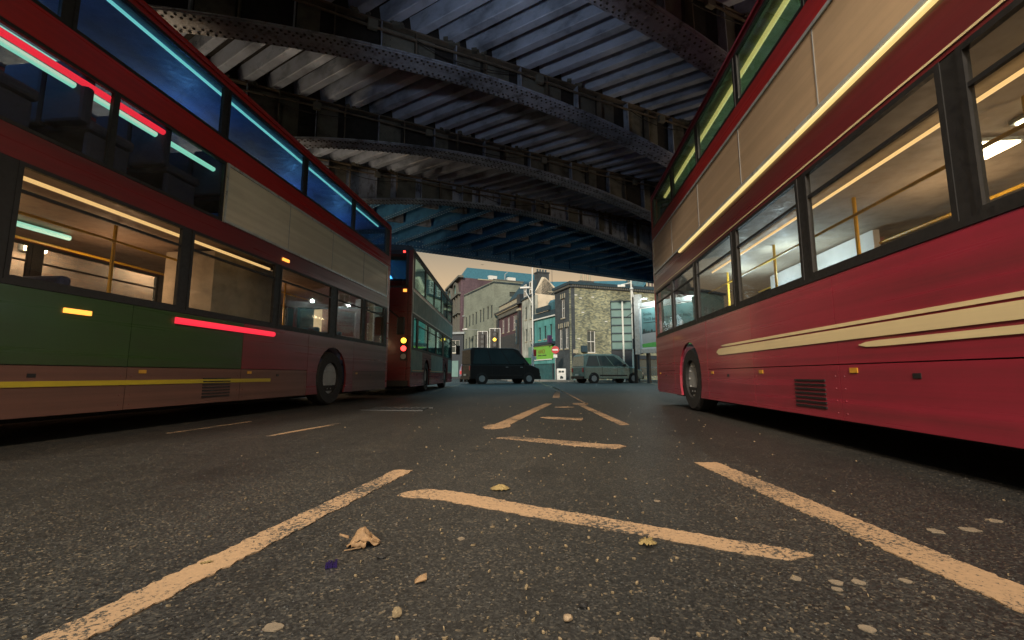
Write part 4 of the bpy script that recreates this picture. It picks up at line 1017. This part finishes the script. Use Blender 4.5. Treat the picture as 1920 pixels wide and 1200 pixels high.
# red brick rear range with a long slate roof
t = thing('slate_roofed_range', 'long teal slate roof rising behind the corner building', 'building')
facade(t, (-1.0, 54.2), (14, 54.2), 9.8, M['dark_brick'])
poly_roof(t, [(-1.2, 54.0, 9.8), (14, 54.0, 9.8), (14, 58, 12.75), (-.8, 58, 12.85), (-1.0, 62, 9.8), (14, 62, 9.8)], [(0,1,2,3), (3,2,5,4), (0,3,4), (1,5,2)], M['slate'])
chimney(t, 10.4, 57.2, 11, 12.9, 2.0, .7, M['slate'], 0)
MB().tube((4.2, 57.9, 12.6), (4.2, 57.9, 15.6), .03, 6).build('aerial', M['dkgrey'], t)
MB().tube((-.2, 57.6, 11.8), (-.2, 57.6, 14.6), .03, 6).build('aerial', M['dkgrey'], t)

# --- dark pub with hipped roof
A, B_ = (-7.77, 60.0), (-3.67, 50.4); th = atan2(B_[1]-A[1], B_[0]-A[0]); FL = dict(loc=(*A, 0), rotz=th)
t = thing('dark_pub', 'dark painted pub with a hipped slate roof and vertical sign, left of the white house', 'building')
facade(t, A, B_, 8.7, M['pub_red'], [(2.35, 3.25, 6.0, 7.85), (4.75, 5.6, 5.95, 7.85), (7.1, 7.95, 5.95, 7.8)])
bx('entablature', M['pub'], t, .5, 9.4, -.14, -.004, 8.0, 8.7, **FL)
bx('painted_fascia', M['stone_dk'], t, 1.1, 8.9, -.16, -.141, 8.08, 8.56, **FL)
ledge(t, A, B_, 8.72, 8.95, .38, M['pub'], 'cornice', back=.3)
dm = MB()
for k in range(20): dm.box(.6 + k*.46, .82 + k*.46, -.34, -.16, 8.60, 8.715)
dm.build('dentils', M['stone'], t, (*A, 0), th, kind='stuff')
for a, b in ((1.1, 4.2), (4.45, 6.2), (6.5, 8.9)): bx('parapet_panel', M['stone'], t, a, b, -.05, .25, 8.96, 9.62, **FL)
bx('parapet_coping', M['pub'], t, .9, 9.2, -.10, .30, 9.625, 9.75, **FL)
for x in (.15, 9.35): bx('pilaster', M['pub'], t, x, x + .75, -.20, -.004, .1, 8.0, **FL); bx('pilaster_cap', M['stone'], t, x - .08, x + .83, -.28, -.004, 8.0 if x > 5 else 6.4, 8.22 if x > 5 else 6.75, **FL)
bx('pier', M['pub'], t, 9.3, 10.3, -.25, .35, 8.96, 9.9, **FL)
lower = MB().box(.9, 9.3, -.10, -.004, 3.4, 5.5).build('painted_band', M['pub'], t, (*A, 0), th)
bx('pub_front', M['pub'], t, .9, 9.3, -.12, -.004, .1, 3.39, **FL)
for k in range(5): bx('pub_window', M['pane'], t, 1.3 + k*1.6, 2.5 + k*1.6, -.14, -.121, 1.0, 2.9, **FL)
vs_ = bx('vertical_sign', M['slate_dk'], t, 9.45, 9.95, -.5, -.41, 4.1, 6.9, **FL)
MB().prism_y([(9.45 + .25 + .25*cos(a*pi/8), 6.901 + .55*sin(a*pi/8)) for a in range(9)], -.5, -.41).build('sign_head', M['stone_dk'], vs_)
text('lettering', 'O', .55, M['stone'], vs_, (9.52, -.506, 6.15)); text('lettering', 'I', .55, M['stone'], vs_, (9.62, -.506, 5.6)); text('lettering', 'S', .55, M['stone'], vs_, (9.53, -.506, 5.0)); text('lettering', 'I', .55, M['stone'], vs_, (9.62, -.506, 4.35))
A1 = side(A, d, 4.0); Bk = side(A, d, 8.5); Bk2 = side(B_, d, 8.5)
def along(P, Q, f): return (P[0] + (Q[0]-P[0])*f, P[1] + (Q[1]-P[1])*f)
r0 = along(side(A, d, .4), side(B_, d, .4), .06); r1 = along(side(A, d, .4), side(B_, d, .4), .98)
rt = along(side(A, d, 2.2), side(B_, d, 2.2), .50); rt2 = along(side(A, d, 5.5), side(B_, d, 5.5), .52)
poly_roof(t, [(*r0, 9.3), (*r1, 9.3), (*Bk2, 9.3), (*Bk, 9.3), (*rt, 12.6), (*rt2, 12.6)], [(0,1,4), (1,2,5,4), (2,3,5), (3,0,4,5)], M['slate_dk'])

# --- tan brick block: long side with pairs of narrow windows, flat gable towards the camera
A, B_ = (-14.76, 71.0), (-8.35, 60.5); D = side(B_, d, 9.5); th = atan2(B_[1]-A[1], B_[0]-A[0])
t = thing('tan_brick_block', 'plain tan brick block with two rows of narrow slit windows in pairs', 'building')
ops = [(.9, 1.6, 8.1, 9.8), (2.4, 3.1, 8.15, 9.9), (3.85, 4.55, 8.2, 10.0), (5.25, 5.95, 8.22, 10.1), (7.0, 7.75, 8.3, 10.2), (8.2, 8.9, 8.32, 10.25), (9.9, 10.6, 8.45, 10.3), (11.2, 11.9, 8.5, 10.3)]
ops += [(a, b, c - 3.5, dd - 3.5) for a, b, c, dd, in ops]
facade(t, A, B_, 13.7, M['tan_brick'], ops, frame='slate_dk', sash=False, sill=False, bars=False)
facade(t, B_, D, 13.8, M['tan_brick'], [(2.4, 4.4, 11.6, 12.3)], frame='slate_dk', sash=False, sill=False)
MB().prism_z([A, B_, D, side(A, d, 9.5)], 13.3, 13.6).build('flat_roof', M['slate_dk'], t)
ledge(t, B_, D, 13.8, 13.95, .05, M['stone_dk'], 'coping', back=.4)
bx('wall_vent', M['lead'], t, .2, .5, -.3, -.004, 10.0, 10.2, loc=(*A, 0), rotz=th)
wl = bx('bracket_lamp_arm', M['lead'], t, 6.1, 6.2, -1.6, -.004, 7.3, 7.36, loc=(*A, 0), rotz=th)
MB().prism_z([(5.6, -2.2), (6.6, -2.2), (6.75, -1.9), (6.6, -1.6), (5.6, -1.6)], 7.2, 7.38).build('lamp_head', M['win_white'], wl)

# --- purple brick Victorian block with a mansard and ornate gabled front
A, B_ = (-20.58, 84.0), (-15.72, 73.0); D = side(B_, d, 15); th = atan2(B_[1]-A[1], B_[0]-A[0]); FL = dict(loc=(*A, 0), rotz=th)
t = thing('ornate_block', 'tall purple-red brick Victorian block with arched front bays and a slate mansard', 'building')
ops = []
for x in (1.2, 3.2, 5.4, 7.4, 9.6):
    for z in (5.2, 8.4, 11.6): ops.append((x, x + 1.0, z, z + 2.1))
facade(t, A, B_, 17.0, M['purple_brick'], ops, frame='stone', bars=False)
facade(t, B_, D, 17.1, M['purple_brick'])
for x in (.3, 2.5, 4.7, 6.7, 8.9, 11.0): bx('pilaster', M['stone_dk'], t, x, x + .5, -.35, -.004, 4.4, 14.2, **FL)
for z in (4.2, 7.7, 10.9, 14.2): bx('string_course', M['stone_dk'], t, 0, 12.0, -.55, -.004, z, z + .35, **FL)
for x in (2.9, 8.2):
    ar = MB()
    for k in range(12):
        a0, a1 = pi * k / 12, pi * (k + 1) / 12
        ar.add([(x + 2.1*cos(a0), -.4, 14.6 + 2.4*sin(a0)), (x + 2.1*cos(a1), -.4, 14.6 + 2.4*sin(a1)), (x + 1.6*cos(a1), -.4, 14.6 + 1.9*sin(a1)), (x + 1.6*cos(a0), -.4, 14.6 + 1.9*sin(a0)),
                (x + 2.1*cos(a0), -.004, 14.6 + 2.4*sin(a0)), (x + 2.1*cos(a1), -.004, 14.6 + 2.4*sin(a1)), (x + 1.6*cos(a1), -.004, 14.6 + 1.9*sin(a1)), (x + 1.6*cos(a0), -.004, 14.6 + 1.9*sin(a0))],
               [(0,1,2,3),(7,6,5,4),(0,4,5,1),(2,6,7,3),(1,5,6,2),(3,7,4,0)])
    ar.build('stone_arch', M['stone_dk'], t, (*A, 0), th)
    MB().prism_y([(x + 1.55*cos(pi*k/10), 14.6 + 1.85*sin(pi*k/10)) for k in range(11)], -.1, -.004).build('arch_panel', M['hoard'], t, (*A, 0), th)
ledge(t, A, B_, 17.0, 17.35, .6, M['stone_dk'], 'cornice', back=.3)
b1 = side(B_, d, .3); b2 = side(B_, d, 15); a1_ = side(A, d, .3); bt1 = along(side(A, d, 1.4), side(B_, d, 1.4), .86); bt2 = along(side(A, d, 14.5), side(B_, d, 14.5), .86); a2_ = side(A, d, 15)
poly_roof(t, [(*b1, 17.1), (*b2, 17.1), (*bt2, 19.35), (*bt1, 19.35), (*a2_, 17.1), (*a1_, 17.1)], [(0,1,2,3), (1,4,2), (2,4,5,3), (5,0,3)], M['slate'])
thg = atan2(D[1]-B_[1], D[0]-B_[0])
for x in (5.0, 8.6): bx('skylight', M['win_white'], t, x, x + 1.5, -.25, .9, 17.15, 17.85, loc=(*B_, 0), rotz=thg)
bx('roof_kerb', M['stone'], t, 3.0, 10.5, -.08, -.003, 16.95, 17.12, loc=(*B_, 0), rotz=thg)
for x in (8.2,): MB().tube((x, .2, 17.1), (x, .2, 18.4), .09).tube((x, .2, 18.4), (x + .5, .2, 18.8), .09).build('flue', M['lead'], t, (*B_, 0), thg)
# terrace continuing to the left, mostly behind the stopped bus
t = thing('left_terrace', 'pale grey terrace front glimpsed between the stopped bus and the ornate block', 'building')
A, B_ = (-30.0, 92.0), (-20.7, 84.2)
facade(t, A, B_, 16.5, M['hoard'], [(x, x + 1.2, z, z + 2.2) for x in (1, 3.4, 5.8, 8.2, 10.4) for z in (4.5, 8, 11.5)]); ledge(t, A, B_, 16.5, 16.9, .4, M['slate_dk'])
MB().prism_z([A, B_, (-14, 100), (-24, 106)], 16.4, 16.6).build('flat_roof', M['slate_dk'], t)
t = thing('low_shop_block', 'low dark shopfront block at street level left of the lilac car', 'building')
A, B_ = (-19.5, 62.0), (-12.6, 60.5)
facade(t, A, B_, 6.2, M['pub'], [(.6, 2.0, 3.6, 5.4), (3.0, 4.4, 3.6, 5.4), (5.2, 6.5, 3.6, 5.4)]); ledge(t, A, B_, 6.2, 6.5, .3, M['lead'])
bx('shop_sign', M['stone'], t, .5, 4.4, -.2, -.004, 2.7, 3.2, loc=(*A, 0), rotz=atan2(-1.5, 6.9))
for k in range(3): bx('shop_glass', M['hoard'], t, .5 + k*2.1, 2.2 + k*2.1, -.08, -.004, .3, 2.5, loc=(*A, 0), rotz=atan2(-1.5, 6.9))
# brown building on the far right
t = thing('brown_warehouse', 'brown brick building with grid windows behind the billboard on the right', 'building')
A, B_ = (10.6, 50.0), (26.0, 47.0); th = atan2(B_[1]-A[1], B_[0]-A[0])
facade(t, A, B_, 11.2, M['purple_brick'], [(x, x + 1.3, z, z + 2.1) for x in (2.2, 5.0, 8.0, 11.0) for z in (4.4, 7.9)])
bx('yellow_shutter', M['yellow_brick'], t, -.3, 1.3, -.5, -.004, .1, 9.2, loc=(*A, 0), rotz=th); ledge(t, A, B_, 11.2, 11.5, .2, M['stone_dk'])
MB().prism_z([A, B_, (26, 58), (11, 58)], 11.0, 11.1).build('flat_roof', M['slate_dk'], t)

# ------------------------------------------------------------------ billboard, hoarding back, poles, signs
A, B_ = (5.69, 30.0), (8.82, 26.5); th = atan2(B_[1]-A[1], B_[0]-A[0])
t = thing('billboard', 'lit poster billboard with three printed snowmen on the right pavement', 'billboard', (*A, 0), th)
L = 4.69
po = bx('poster', M['poster_sky'], t, .2, L - .12, -.06, 0, 2.32, 4.90)
bx('poster_border', M['white'], t, .12, .2, -.09, 0, 2.24, 4.98); bx('poster_border', M['white'], t, L - .12, L - .04, -.09, 0, 2.24, 4.98)
bx('poster_border', M['white'], t, .2, L - .12, -.09, 0, 4.902, 4.98); bx('poster_border', M['white'], t, .2, L - .12, -.09, 0, 2.24, 2.318)
bx('frame', M['alum'], t, 0, L, -.16, .12, 4.985, 5.28); bx('frame', M['alum'], t, 0, L, -.16, .12, 1.96, 2.235)
bx('frame', M['alum'], t, -.28, .11, -.2, .15, 1.9, 5.9)
for x in (.3, 3.9): bx('leg', M['dkgrey'], t, x, x + .2, .15, .35, .02, 5.0)
bx('backing', M['dkgrey'], t, .05, L, .001, .11, 2.236, 4.984)
sn = MB(); sn.prism_y([(.2, 2.32), (L-.12, 2.32), (L-.12, 3.32), (3.2, 3.30), (2.0, 3.25), (1.0, 3.28), (.2, 3.22)], -.064, -.061); sn.build('printed_snow', M['poster_snow'], po)
tr = MB(); x = .22
while x < 4.4:
    w_ = random.uniform(.12, .3); h_ = random.uniform(.1, .32); tr.prism_y([(x, 3.20), (x + w_, 3.20), (x + w_*.7, 3.26 + h_), (x + w_*.3, 3.24 + h_)], -.0605, -.0602); x += w_*.8
tr.build('printed_trees', M['poster_tree'], po)
def ell(cx, cz, rx, rz, n=16): return [(cx + rx*cos(2*pi*k/n), cz + rz*sin(2*pi*k/n)) for k in range(n)]
for cx, cz, sc in (('poster_orange', 1.62, 2.72), ('poster_navy', 2.42, 2.72), ('poster_red', 3.12, 2.78)):
    X, Z = cz, sc
    MB().prism_y(ell(X, Z, .30, .36), -.070, -.0645).prism_y(ell(X, Z + .48, .20, .27), -.071, -.0646).prism_y(ell(X, Z + .92, .13, .19), -.072, -.0647).build('printed_snowman', M['poster_white'], po)
    MB().prism_y([(X - .17, Z + .66), (X + .17, Z + .66), (X + .15, Z + .76), (X - .15, Z + .76)], -.076, -.0725).prism_y([(X - .12, Z + .28), (X + .0, Z + .28), (X - .02, Z + .66), (X - .15, Z + .66)], -.076, -.0725).build('printed_scarf', M[cx], po)
MB().prism_y([(.22, 2.34), (3.6, 2.34), (4.2, 2.50), (3.4, 2.62), (2.2, 2.58), (1.1, 2.64), (.22, 2.56)], -.080, -.0765).build('printed_grass', M['poster_green'], po)
text('lettering', 'Smile.', .30, M['ink'], po, (.34, -.0655, 4.42), ext=.002); text('lettering', "You'll be 10% better off at Asda.", .30, M['ink'], po, (.34, -.0655, 4.08), ext=.002, sx_=.88)
bx('lettering_line', M['ink'], po, .34, 2.0, -.066, -.0605, 3.93, 3.97)
for x in (1.0, 3.4):
    ar_ = MB().tube((x, -.10, 5.28), (x, -.75, 5.42), .02, 6).build('lamp_arm', M['alum'], t); bx('lamp_trough', M['alum'], ar_, x - .3, x + .3, -.83, -.75, 5.38, 5.44); lamp_light('poster_lamp', (x, -.85, 5.30), 45, (.9, 1.0, .95), ar_, .1)
# back of another hoarding
t = thing('hoarding_back', 'back of a grey-green sheeted hoarding with dark rails and a pale post', 'hoarding', (4.43, 35.0, 0), 0)
for k in range(6): bx('sheet', M['hoard'], t, .06, 2.04, 0, .04, 2.56 + k*.63, 3.13 + k*.63)
for k in range(7): bx('rail', M['hoard_dk'], t, 0, 2.1, -.09, .05, 2.47 + k*.63 + (.001 if k else 0), 2.555 + k*.63)
bx('post', M['pole_pale'], t, .82, .94, -.22, -.10, .02, 6.25)
for x in (0.0, 2.0): bx('post', M['hoard_dk'], t, x, x + .1, .06, .2, .02, 6.3)
bx('lower_boards', M['pub'], t, .0, 2.1, .0, .05, .13, 2.46)
# poles
t = thing('lamp_post', 'tall pale street lamp column with a CCTV arm, left of the billboard', 'street lamp', (5.73, 33, 0))
MB().tube((0,0,.0), (0,0,2.2), .10, 12).tube((0,0,2.2), (0,0,7.6), .075, 12, .06).build('column', M['pole_pale'], t)
MB().tube((0,0,7.35), (-.75,-.05,7.2), .035).tube((0,0,7.5), (.5,0,7.55), .03).build('bracket', M['pole_pale'], t)
bevel(bx('camera_housing', M['win_white'], t, -1.0, -.45, -.13, .07, 7.02, 7.2), .03); MB().tube((-.3, 0, 7.62), (-.05, 0, 7.72), .12, 10).build('camera_dome', M['win_white'], t)
t = thing('cctv_post', 'black CCTV post with a white dome and raking stays beside the billboard', 'pole', (5.52, 31, 0))
MB().tube((0,0,0), (0,0,5.9), .115, 12).build('post', M['black'], t); MB().tube((0,0,5.9), (-.12,0,6.5), .04).build('neck', M['win_white'], t)
MB().dome((-.12, 0, 6.5), (0, 0, 1), .14, 10).dome((-.12, 0, 6.5), (0, 0, -1), .12, 10).build('camera_dome', M['win_white'], t)
for s in (1, -1): MB().tube((0, 0, 4.9), (s*.55, 0, 4.5), .025).build('stay', M['black'], t)
bevel(bx('control_box', M['dkgrey'], t, -.2, .2, -.3, -.12, 2.3, 3.0), .02)
t = thing('lamp_post', 'tall white lamp column with two drooping lanterns beside the green sign', 'street lamp', (-1.46, 30, 0))
MB().tube((0,0,0), (0,0,1.9), .095, 12).tube((0,0,1.9), (0,0,8.2), .045, 10, .03).build('column', M['white'], t)
MB().tube((0,0,6.3), (-.35,0,6.55), .03).tube((0, 0, 5.4), (-.5, 0, 6.3), .03).build('bracket', M['white'], t)
bevel(MB().prism_z([(-.85,-.12),(-.2,-.15),(-.1,0),(-.2,.15),(-.85,.12)], 6.45, 6.58).build('lantern', M['win_white'], t), .03)
bx('sign_plate', M['sign_red'], t, .05, .25, -.14, -.10, 1.8, 2.25); bx('sign_plate', M['win_white'], t, .05, .25, -.14, -.10, 1.55, 1.79)
t = thing('no_entry_sign', 'round red no entry sign with a white bar, right of the green shop sign', 'road sign', (.07, 37.6, 0))
MB().tube((0,0,0), (0,0,2.9), .035, 8).build('post', M['grey'], t)
MB().tube((0,-.04,2.65), (0,-.06,2.65), .32, 24).build('disc', M['sign_red'], t); bx('bar', M['win_white'], t, -.23, .23, -.068, -.061, 2.59, 2.72); bx('sign_plate', M['win_white'], t, -.16, .16, -.06, -.04, 2.0, 2.26)
bx('backing_board', M['black'], t, .0, .36, -.03, -.036 + .02, 2.2, 3.0)
def signal(label, x, y, lit):
    t = thing('traffic_light', label, 'traffic light', (x, y, 0))
    MB().tube((0,0,0), (0,0,3.9), .055, 10).build('post', M['grey'], t)
    MB().box(-.36, .36, -.02, .0, 2.3, 3.9).build('backing_board', M['black'], t)
    f = MB(); f.box(-.40, -.361, -.025, .005, 2.26, 3.94); f.box(.361, .40, -.025, .005, 2.26, 3.94); f.box(-.361, .361, -.025, .005, 3.901, 3.94); f.box(-.361, .361, -.025, .005, 2.26, 2.299); f.build('white_border', M['win_white'], t)
    bevel(bx('signal_head', M['black'], t, -.17, .17, -.2, -.021, 2.5, 3.7), .03)
    for z, m_ in ((3.48, M['dkgrey']), (3.1, M['e_amber'] if lit else M['dkgrey']), (2.72, M['dkgrey'])): MB().tube((0, -.201, z), (0, -.225, z), .12, 18).build('lens', m_, t)
    return t
signal('traffic light showing amber in a white bordered board above the dark van', -4.31, 32, True)
signal('unlit traffic light beside the amber one above the dark van', -5.55, 34, False)
t = thing('utility_cabinet', 'small pale grey roadside cabinet on the pavement by the teal shop', 'cabinet', (.55, 37.2, .12))
bevel(bx('cabinet_body', M['win_white'], t, -.38, .38, -.2, .2, 0, .95), .05, 3)
for x in (-.22, .02): bx('printed_mark', M['ink'], t, x, x + .2, -.206, -.201, .62, .78)
MB().prism_y([(-.12, .12), (.14, .12), (.16, .26), (.0, .36), (-.1, .3)], -.206, -.201).build('printed_mark', M['ink'], t)
t = thing('lamp_post', 'grey lamp column standing in front of the ornate block beside the stopped bus', 'street lamp', (-9.3, 38, 0))
MB().tube((0,0,0), (0,0,5.0), .08, 10).build('column', M['pole_pale'], t); bevel(bx('lantern', M['win_white'], t, -.5, .1, -.12, .12, 5.0, 5.14), .03); bx('sign_plate', M['win_white'], t, -.12, .12, -.12, -.09, 3.0, 3.6)
# pedestrian guard rails before the corner building
for i, (x, lab) in enumerate([(2.6, 'guard railing panel at the kerb, nearest the grey-green van'), (4.7, 'guard railing panel between the van and the hoarding back'), (7.0, 'guard railing panel at the kerb behind the billboard')]):
    t = thing('guard_railing', lab, 'railing', (x, 36.9 + .12*(x - 2.6), .12), .12, 'guard railings along the kerb')
    for xx in (0, 1.9): MB().tube((xx, 0, 0), (xx, 0, 1.1), .03, 8).build('post', M['grey'], t)
    for z in (1.05, .2): MB().tube((0, 0, z), (1.9, 0, z), .022, 6).build('rail', M['grey'], t)
    for k in range(12): MB().tube((.15 + k*.145, 0, .2), (.15 + k*.145, 0, 1.05), .009, 5).build('bar', M['grey'], t)
# bird against the sky
b = MB(); b.add([(-.28, 0, .10), (0, -.05, 0), (.26, .03, .07), (0, .09, .015), (0, -.13, .02), (.02, .2, .01), (0, 0, -.05)], [(0,1,3),(1,2,3),(0,1,6),(1,2,6),(4,1,6),(3,5,6),(0,3,6),(2,3,6)])
tag(b.build('bird', M['ink'], None, (-9.9, 60, 15.9)), 'small dark bird flying in the tan sky above the rooftops', 'bird')

# ------------------------------------------------------------------ leaves and litter on the road
def leaf(name, label, cat, loc, rot, outline, m, curl, lift, seed):
    """a leaf blade on a small grid of rings, curled and creased"""
    rnd = random.Random(seed); n = len(outline); vs = [(0, 0, lift)]; fs = []
    rings = 4
    for r in range(1, rings + 1):
        for k, (x, y) in enumerate(outline):
            f = r / rings; z = lift * (1 - f) + curl * (abs(x)*x*x*40 + (y*y) * 7) * f + rnd.uniform(-.0025, .0025) + .004 * sin(k * 2.4) * f
            vs.append((x*f, y*f, max(.003, z + .004)))
    for k in range(n): fs.append((0, 1 + k, 1 + (k+1) % n))
    for r in range(rings - 1):
        for k in range(n):
            a = 1 + r*n + k; b = 1 + r*n + (k+1) % n; fs.append((a, a + n, b + n, b))
    o = MB().add(vs, fs).build(name, m, None, loc, rot, smooth=True)
    sd = o.modifiers.new('thick', 'SOLIDIFY'); sd.thickness = .0012
    return tag(o, label, cat)
maple = []
for k in range(40):
    a = 2*pi*k/40; r = .034 + .016*abs(cos(2.5*a)) + .008*sin(7*a) ; maple.append((r*cos(a), r*sin(a)))
cr_ = thing('dead_leaf', 'large curled brown dead leaf on the asphalt by the left white line', 'leaf', (-.632, 1.475, 0), .3)
def sheet(name, pts_fn, nu, nv, m, parent):
    vs = [pts_fn(i/nu, j/nv) for j in range(nv + 1) for i in range(nu + 1)]; fs = [(j*(nu+1)+i, j*(nu+1)+i+1, (j+1)*(nu+1)+i+1, (j+1)*(nu+1)+i) for j in range(nv) for i in range(nu)]
    o = MB().add(vs, fs).build(name, m, parent, smooth=True); sd = o.modifiers.new('thick', 'SOLIDIFY'); sd.thickness = .0012; return o
rn = random.Random(5)
def blade(u, v):   # big lobe folded over like a tent
    a = (u - .5) * 2; w = (.045 + .010*sin(v*9)) * (1 - .35*v)
    return (a*w + .004*sin(v*14), (v - .5)*.062, .004 + .040*(1 - abs(a)**1.5) * (.45 + .75*sin(v*pi*.8)) + .004*sin(u*19 + v*11))
sheet('leaf_blade', blade, 14, 10, M['leaf'], cr_)
sheet('curled_lobe', lambda u, v: (-.030 + .045*u, -.036 - .010*sin(v*pi*1.5) - .006*u, .004 + .018*(1 - cos(v*pi*1.6))*.5 + .003*sin(u*13)), 10, 8, M['leaf'], cr_)
sheet('curled_lobe', lambda u, v: (-.045 - .030*u, .010 + (v - .5)*.018*(1.1 - u), .020 + .010*u + .006*sin(v*pi)), 8, 5, M['leaf'], cr_)
sheet('curled_lobe', lambda u, v: (.030 + .025*u, -.01 + (v - .5)*.045*(1.1 - .7*u), .022 - .016*u + .005*sin(v*9)), 8, 6, M['leaf'], cr_)
MB().tube((.0, -.045, .006), (-.05, -.055, .004), .0018, 6).build('stalk', M['leaf'], cr_)
ol1 = [(.046*cos(a*.2094)*(1 + .12*sin(a*3.1)), .03*sin(a*.2094)*(1 + .15*cos(a*2.3))) for a in range(30)]
leaf('dead_leaf', 'yellowish dead leaf lying flat beyond the nearest slanting bar', 'leaf', (-.268, 2.205, 0), .2, [(x*1.0, y*1.1) for x, y in ol1], M['leaf_y'], .4, .026, 3)
leaf('dead_leaf', 'small pointed dead leaf just in front of the nearest slanting bar', 'leaf', (.296, 1.565, 0), -.3, [(x*.55, y*.75) for x, y in maple], M['leaf_y'], .8, .014, 4)
leaf('dead_leaf', 'thin sliver of dry leaf on the left of the white line near the corner', 'leaf', (-1.02, 1.28, 0), .5, [(x*.35, y*.14) for x, y in ol1], M['leaf_y'], .3, .004, 9)
w = MB().add([(-.017, -.009, .003), (.015, -.011, .010), (.019, .010, .016), (-.012, .010, .005), (0, 0, .017), (-.016,-.008,.001), (.015,-.010,.006), (.019,.010,.012), (-.012,.010,.002)], [(0,1,4),(1,2,4),(2,3,4),(3,0,4),(8,7,6,5),(0,1,6,5),(1,2,7,6),(2,3,8,7),(3,0,5,8)])
tag(w.build('paper_scrap', M['leaf'], None, (-.365, 1.234, 0), .5), 'small folded tan paper scrap on the near asphalt', 'litter')
w = MB()
for k in range(5): w.box(-.017 + k*.0065, -.0112 + k*.0065, -.012 + .002*(k % 2), .012 - .003*(k % 2), .001, .010 + .006*((k*2) % 3)/2)
tag(w.build('foil_wrapper', M['foil'], None, (-.647, 1.30, 0), .4), 'crumpled purple foil wrapper right of the left white line', 'litter')
def blob(name, label, cat, x, y, r, m, seed, sz=.55):
    import bmesh
    bm = bmesh.new(); bmesh.ops.create_icosphere(bm, subdivisions=2, radius=r); rnd = random.Random(seed)
    for v in bm.verts: v.co *= rnd.uniform(.82, 1.15); v.co.z *= sz
    me = bpy.data.meshes.new(name); bm.to_mesh(me); bm.free(); me.materials.append(m)
    o = bpy.data.objects.new(name, me); COL.objects.link(o); o.location = (x, y, r*sz*.8); return tag(o, label, cat)
blob('fluff_tuft', 'pale tuft of fluff near the bottom edge of the road', 'litter', -.367, 1.061, .012, M['fleck'], 1, .9)
blob('black_stone', 'small black stone on the near asphalt right of centre', 'stone', .061, 1.145, .012, M['black'], 2, .5)
blob('black_stone', 'small black stone below the big curled leaf', 'stone', -.529, 1.376, .013, M['black'], 3, .35)
blob('pale_pebble', 'pale tan pebble near the bottom centre of the road', 'stone', .023, 1.081, .011, M['pebble'], 4, .7)
# countless scraps of leaf and grit
fl = MB(); rnd = random.Random(11)
for i in range(480):
    y = .75 * (12 ** (rnd.random() ** 1.15)); x = rnd.gauss(0, .35 + .10*y) if rnd.random() < .75 else rnd.uniform(-2.2, 2.0)
    s_ = rnd.uniform(.002, .006) if rnd.random() < .85 else rnd.uniform(.005, .009)
    if y > 3: s_ *= 1.3
    a = rnd.uniform(0, pi); tz = rnd.uniform(.0, s_*.5); e = rnd.uniform(.3, .7)
    pts = [(x + s_*(cos(a)*p - sin(a)*q*e), y + s_*(sin(a)*p + cos(a)*q*e)) for p, q in ((-1, -.6), (.2, -1), (1, .1), (.3, .9), (-.8, .6))]
    fl.add([(px, py, .0045 + (tz if k in (1, 2) else 0)) for k, (px, py) in enumerate(pts)] + [(px, py, .0005) for px, py in pts], [(0,1,2,3,4), (0,1,6,5), (1,2,7,6), (2,3,8,7), (3,4,9,8), (4,0,5,9)])
o = fl.build('leaf_scraps', M['fleck'], None, kind='stuff')
# loose chippings that give the near surface its relief
gt = MB()
for i in range(5000):
    y = .62 * (5.5 ** (rnd.random())); x = rnd.uniform(-1.25, 1.25) * y - .1 * y
    s_ = rnd.uniform(.0018, .0036); h = s_ * rnd.uniform(.5, 1.0); a = rnd.uniform(0, 6.28)
    b_ = [(x + s_*cos(a + k*2.09 + rnd.uniform(-.4, .4))*1.2, y + s_*sin(a + k*2.09 + rnd.uniform(-.4, .4))) for k in range(3)]
    gt.add([(*b_[0], 0), (*b_[1], 0), (*b_[2], 0), (x + rnd.uniform(-.3, .3)*s_, y + rnd.uniform(-.3, .3)*s_, h)], [(0,1,3), (1,2,3), (2,0,3)])
M['grit'] = mat('loose_grit', (.042, .040, .036), .55, var=.7, nscale=90, c2=(.02, .02, .019))
gt.build('loose_grit', M['grit'], None, kind='stuff')
